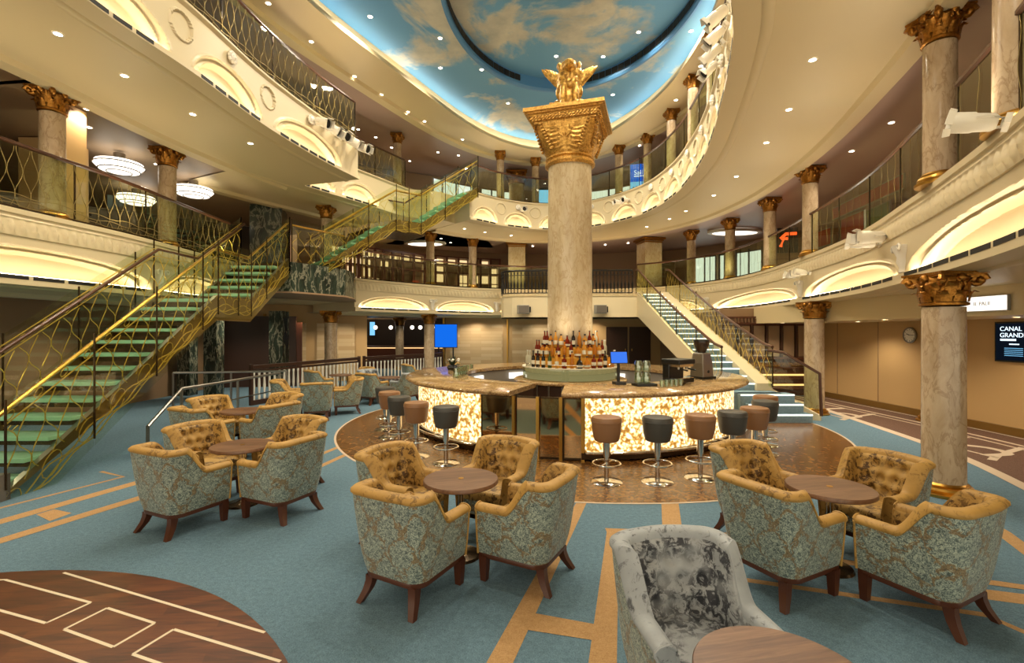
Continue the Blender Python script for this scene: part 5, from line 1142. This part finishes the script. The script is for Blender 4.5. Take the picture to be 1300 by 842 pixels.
downs([(-5.9, 16.4), (-5.0, 16.6), (-2.0, 19.7), (-.5, 19.9), (1.2, 19.9), (3.5, 20.0)], Z1+.02, 'small downlight under the far lower balcony, %s from the left', 'downlights far lower deck', 60, 1)
for x, y in ((9.3, 11), (9.6, 14), (9.2, 8.5), (9, 17)): lamp(x, y, Z2-.08, 110)  # added fill inside the right middle deck, no fixtures there
for x, y in ((-6.8, 15.6), (-4.2, 16.8), (-1.5, 20), (3.2, 19.8)): lamp(x, y, Z1-.05, 45)  # added lamps without fixtures, brighten the far lower deck
for x, y in ((-8.2, 5.5), (-8.2, 9.5), (-7.8, 13.5)): lamp(x, y, Z1-.02, 110)  # added lamps without fixtures, lighten the wall behind the left stair
for x, y, z in ((-5.6, 3.0, Z2), (3.0, 3.2, Z2), (2.0, 2.2, zs), (-1.6, 4.2, zs), (.6, 6.0, zs), (-2.6, 7.0, zs), (2.8, 7.2, zs)): lamp(x, y, z-.05, 240 if z > 6 else 60, ang=150)
for x, y in ((-4.6, 21.5), (-6.5, 21.5)): lamp(x, y, 2.35, 30)
for x, y in ((8.4, 17.0), (-3.3, 19.3), (3, 20.5)): lamp(x, y, Z2-.1, 60)
for x, y in ((-6, 17), (-1, 19.2), (2.5, 19.5), (6.2, 16.5), (6.3, 12.5), (-7.2, 8.5)): lamp(x, y, Z3-.05, 90)  # lamps without fixtures, added as fill for the top deck interior
def fill_uplight(x, y, z, pw):
    L = bpy.data.lights.new('fill_uplight', 'SPOT'); L.energy = pw; L.shadow_soft_size = .12; L.spot_size = radians(165); L.spot_blend = 1; L.color = (1, .87, .66)
    o = bpy.data.objects.new('fill_uplight', L); C.objects.link(o); o.location = (x, y, z); o.rotation_euler = (PI, 0, 0)
for path, zz, pw, st in ((L2, F2, 40, 2.6), (R2, F2, 40, 2.9), (A3, F3, 38, 2.6), (B3, F3, 26, 2.2), (C3, F3, 38, 2.9)):  # added fill along the deck ledges, lifts soffits and ceiling; no fixtures there
    d = 1.0
    while d < path.len-.3: q = path.at(d, -.16); fill_uplight(q.x, q.y, zz+.12, pw); d += st
for i in range(5): a = 2*PI*i/5+.6; fill_uplight(COLC[0]+.75*cos(a), COLC[1]+.75*sin(a), 1.62, 14)
w = bpy.data.worlds.new('hall_glow'); S.world = w; w.use_nodes = True; bg = w.node_tree.nodes['Background']; bg.inputs[0].default_value = (1, .86, .64, 1); bg.inputs[1].default_value = 1.3
cam = bpy.data.cameras.new('camera'); cam.sensor_width = 36; cam.lens = 600/1300*36; cam.clip_end = 200; co = bpy.data.objects.new('camera', cam); C.objects.link(co); co.location = (0, 0, 1.8); co.rotation_euler = (PI/2, 0, 0); S.camera = co
S.view_settings.view_transform = 'Standard'; S.view_settings.look = 'None'; S.view_settings.gamma = 1; S.view_settings.use_curve_mapping = False; S.view_settings.exposure = .5
cy = S.cycles; cy.max_bounces = 7; cy.diffuse_bounces = 3; cy.glossy_bounces = 3; cy.transparent_max_bounces = 14; cy.transmission_bounces = 3; cy.caustics_reflective = False; cy.caustics_refractive = False; cy.sample_clamp_indirect = 4; cy.use_denoising = True
try: cy.use_light_tree = True
except Exception: pass
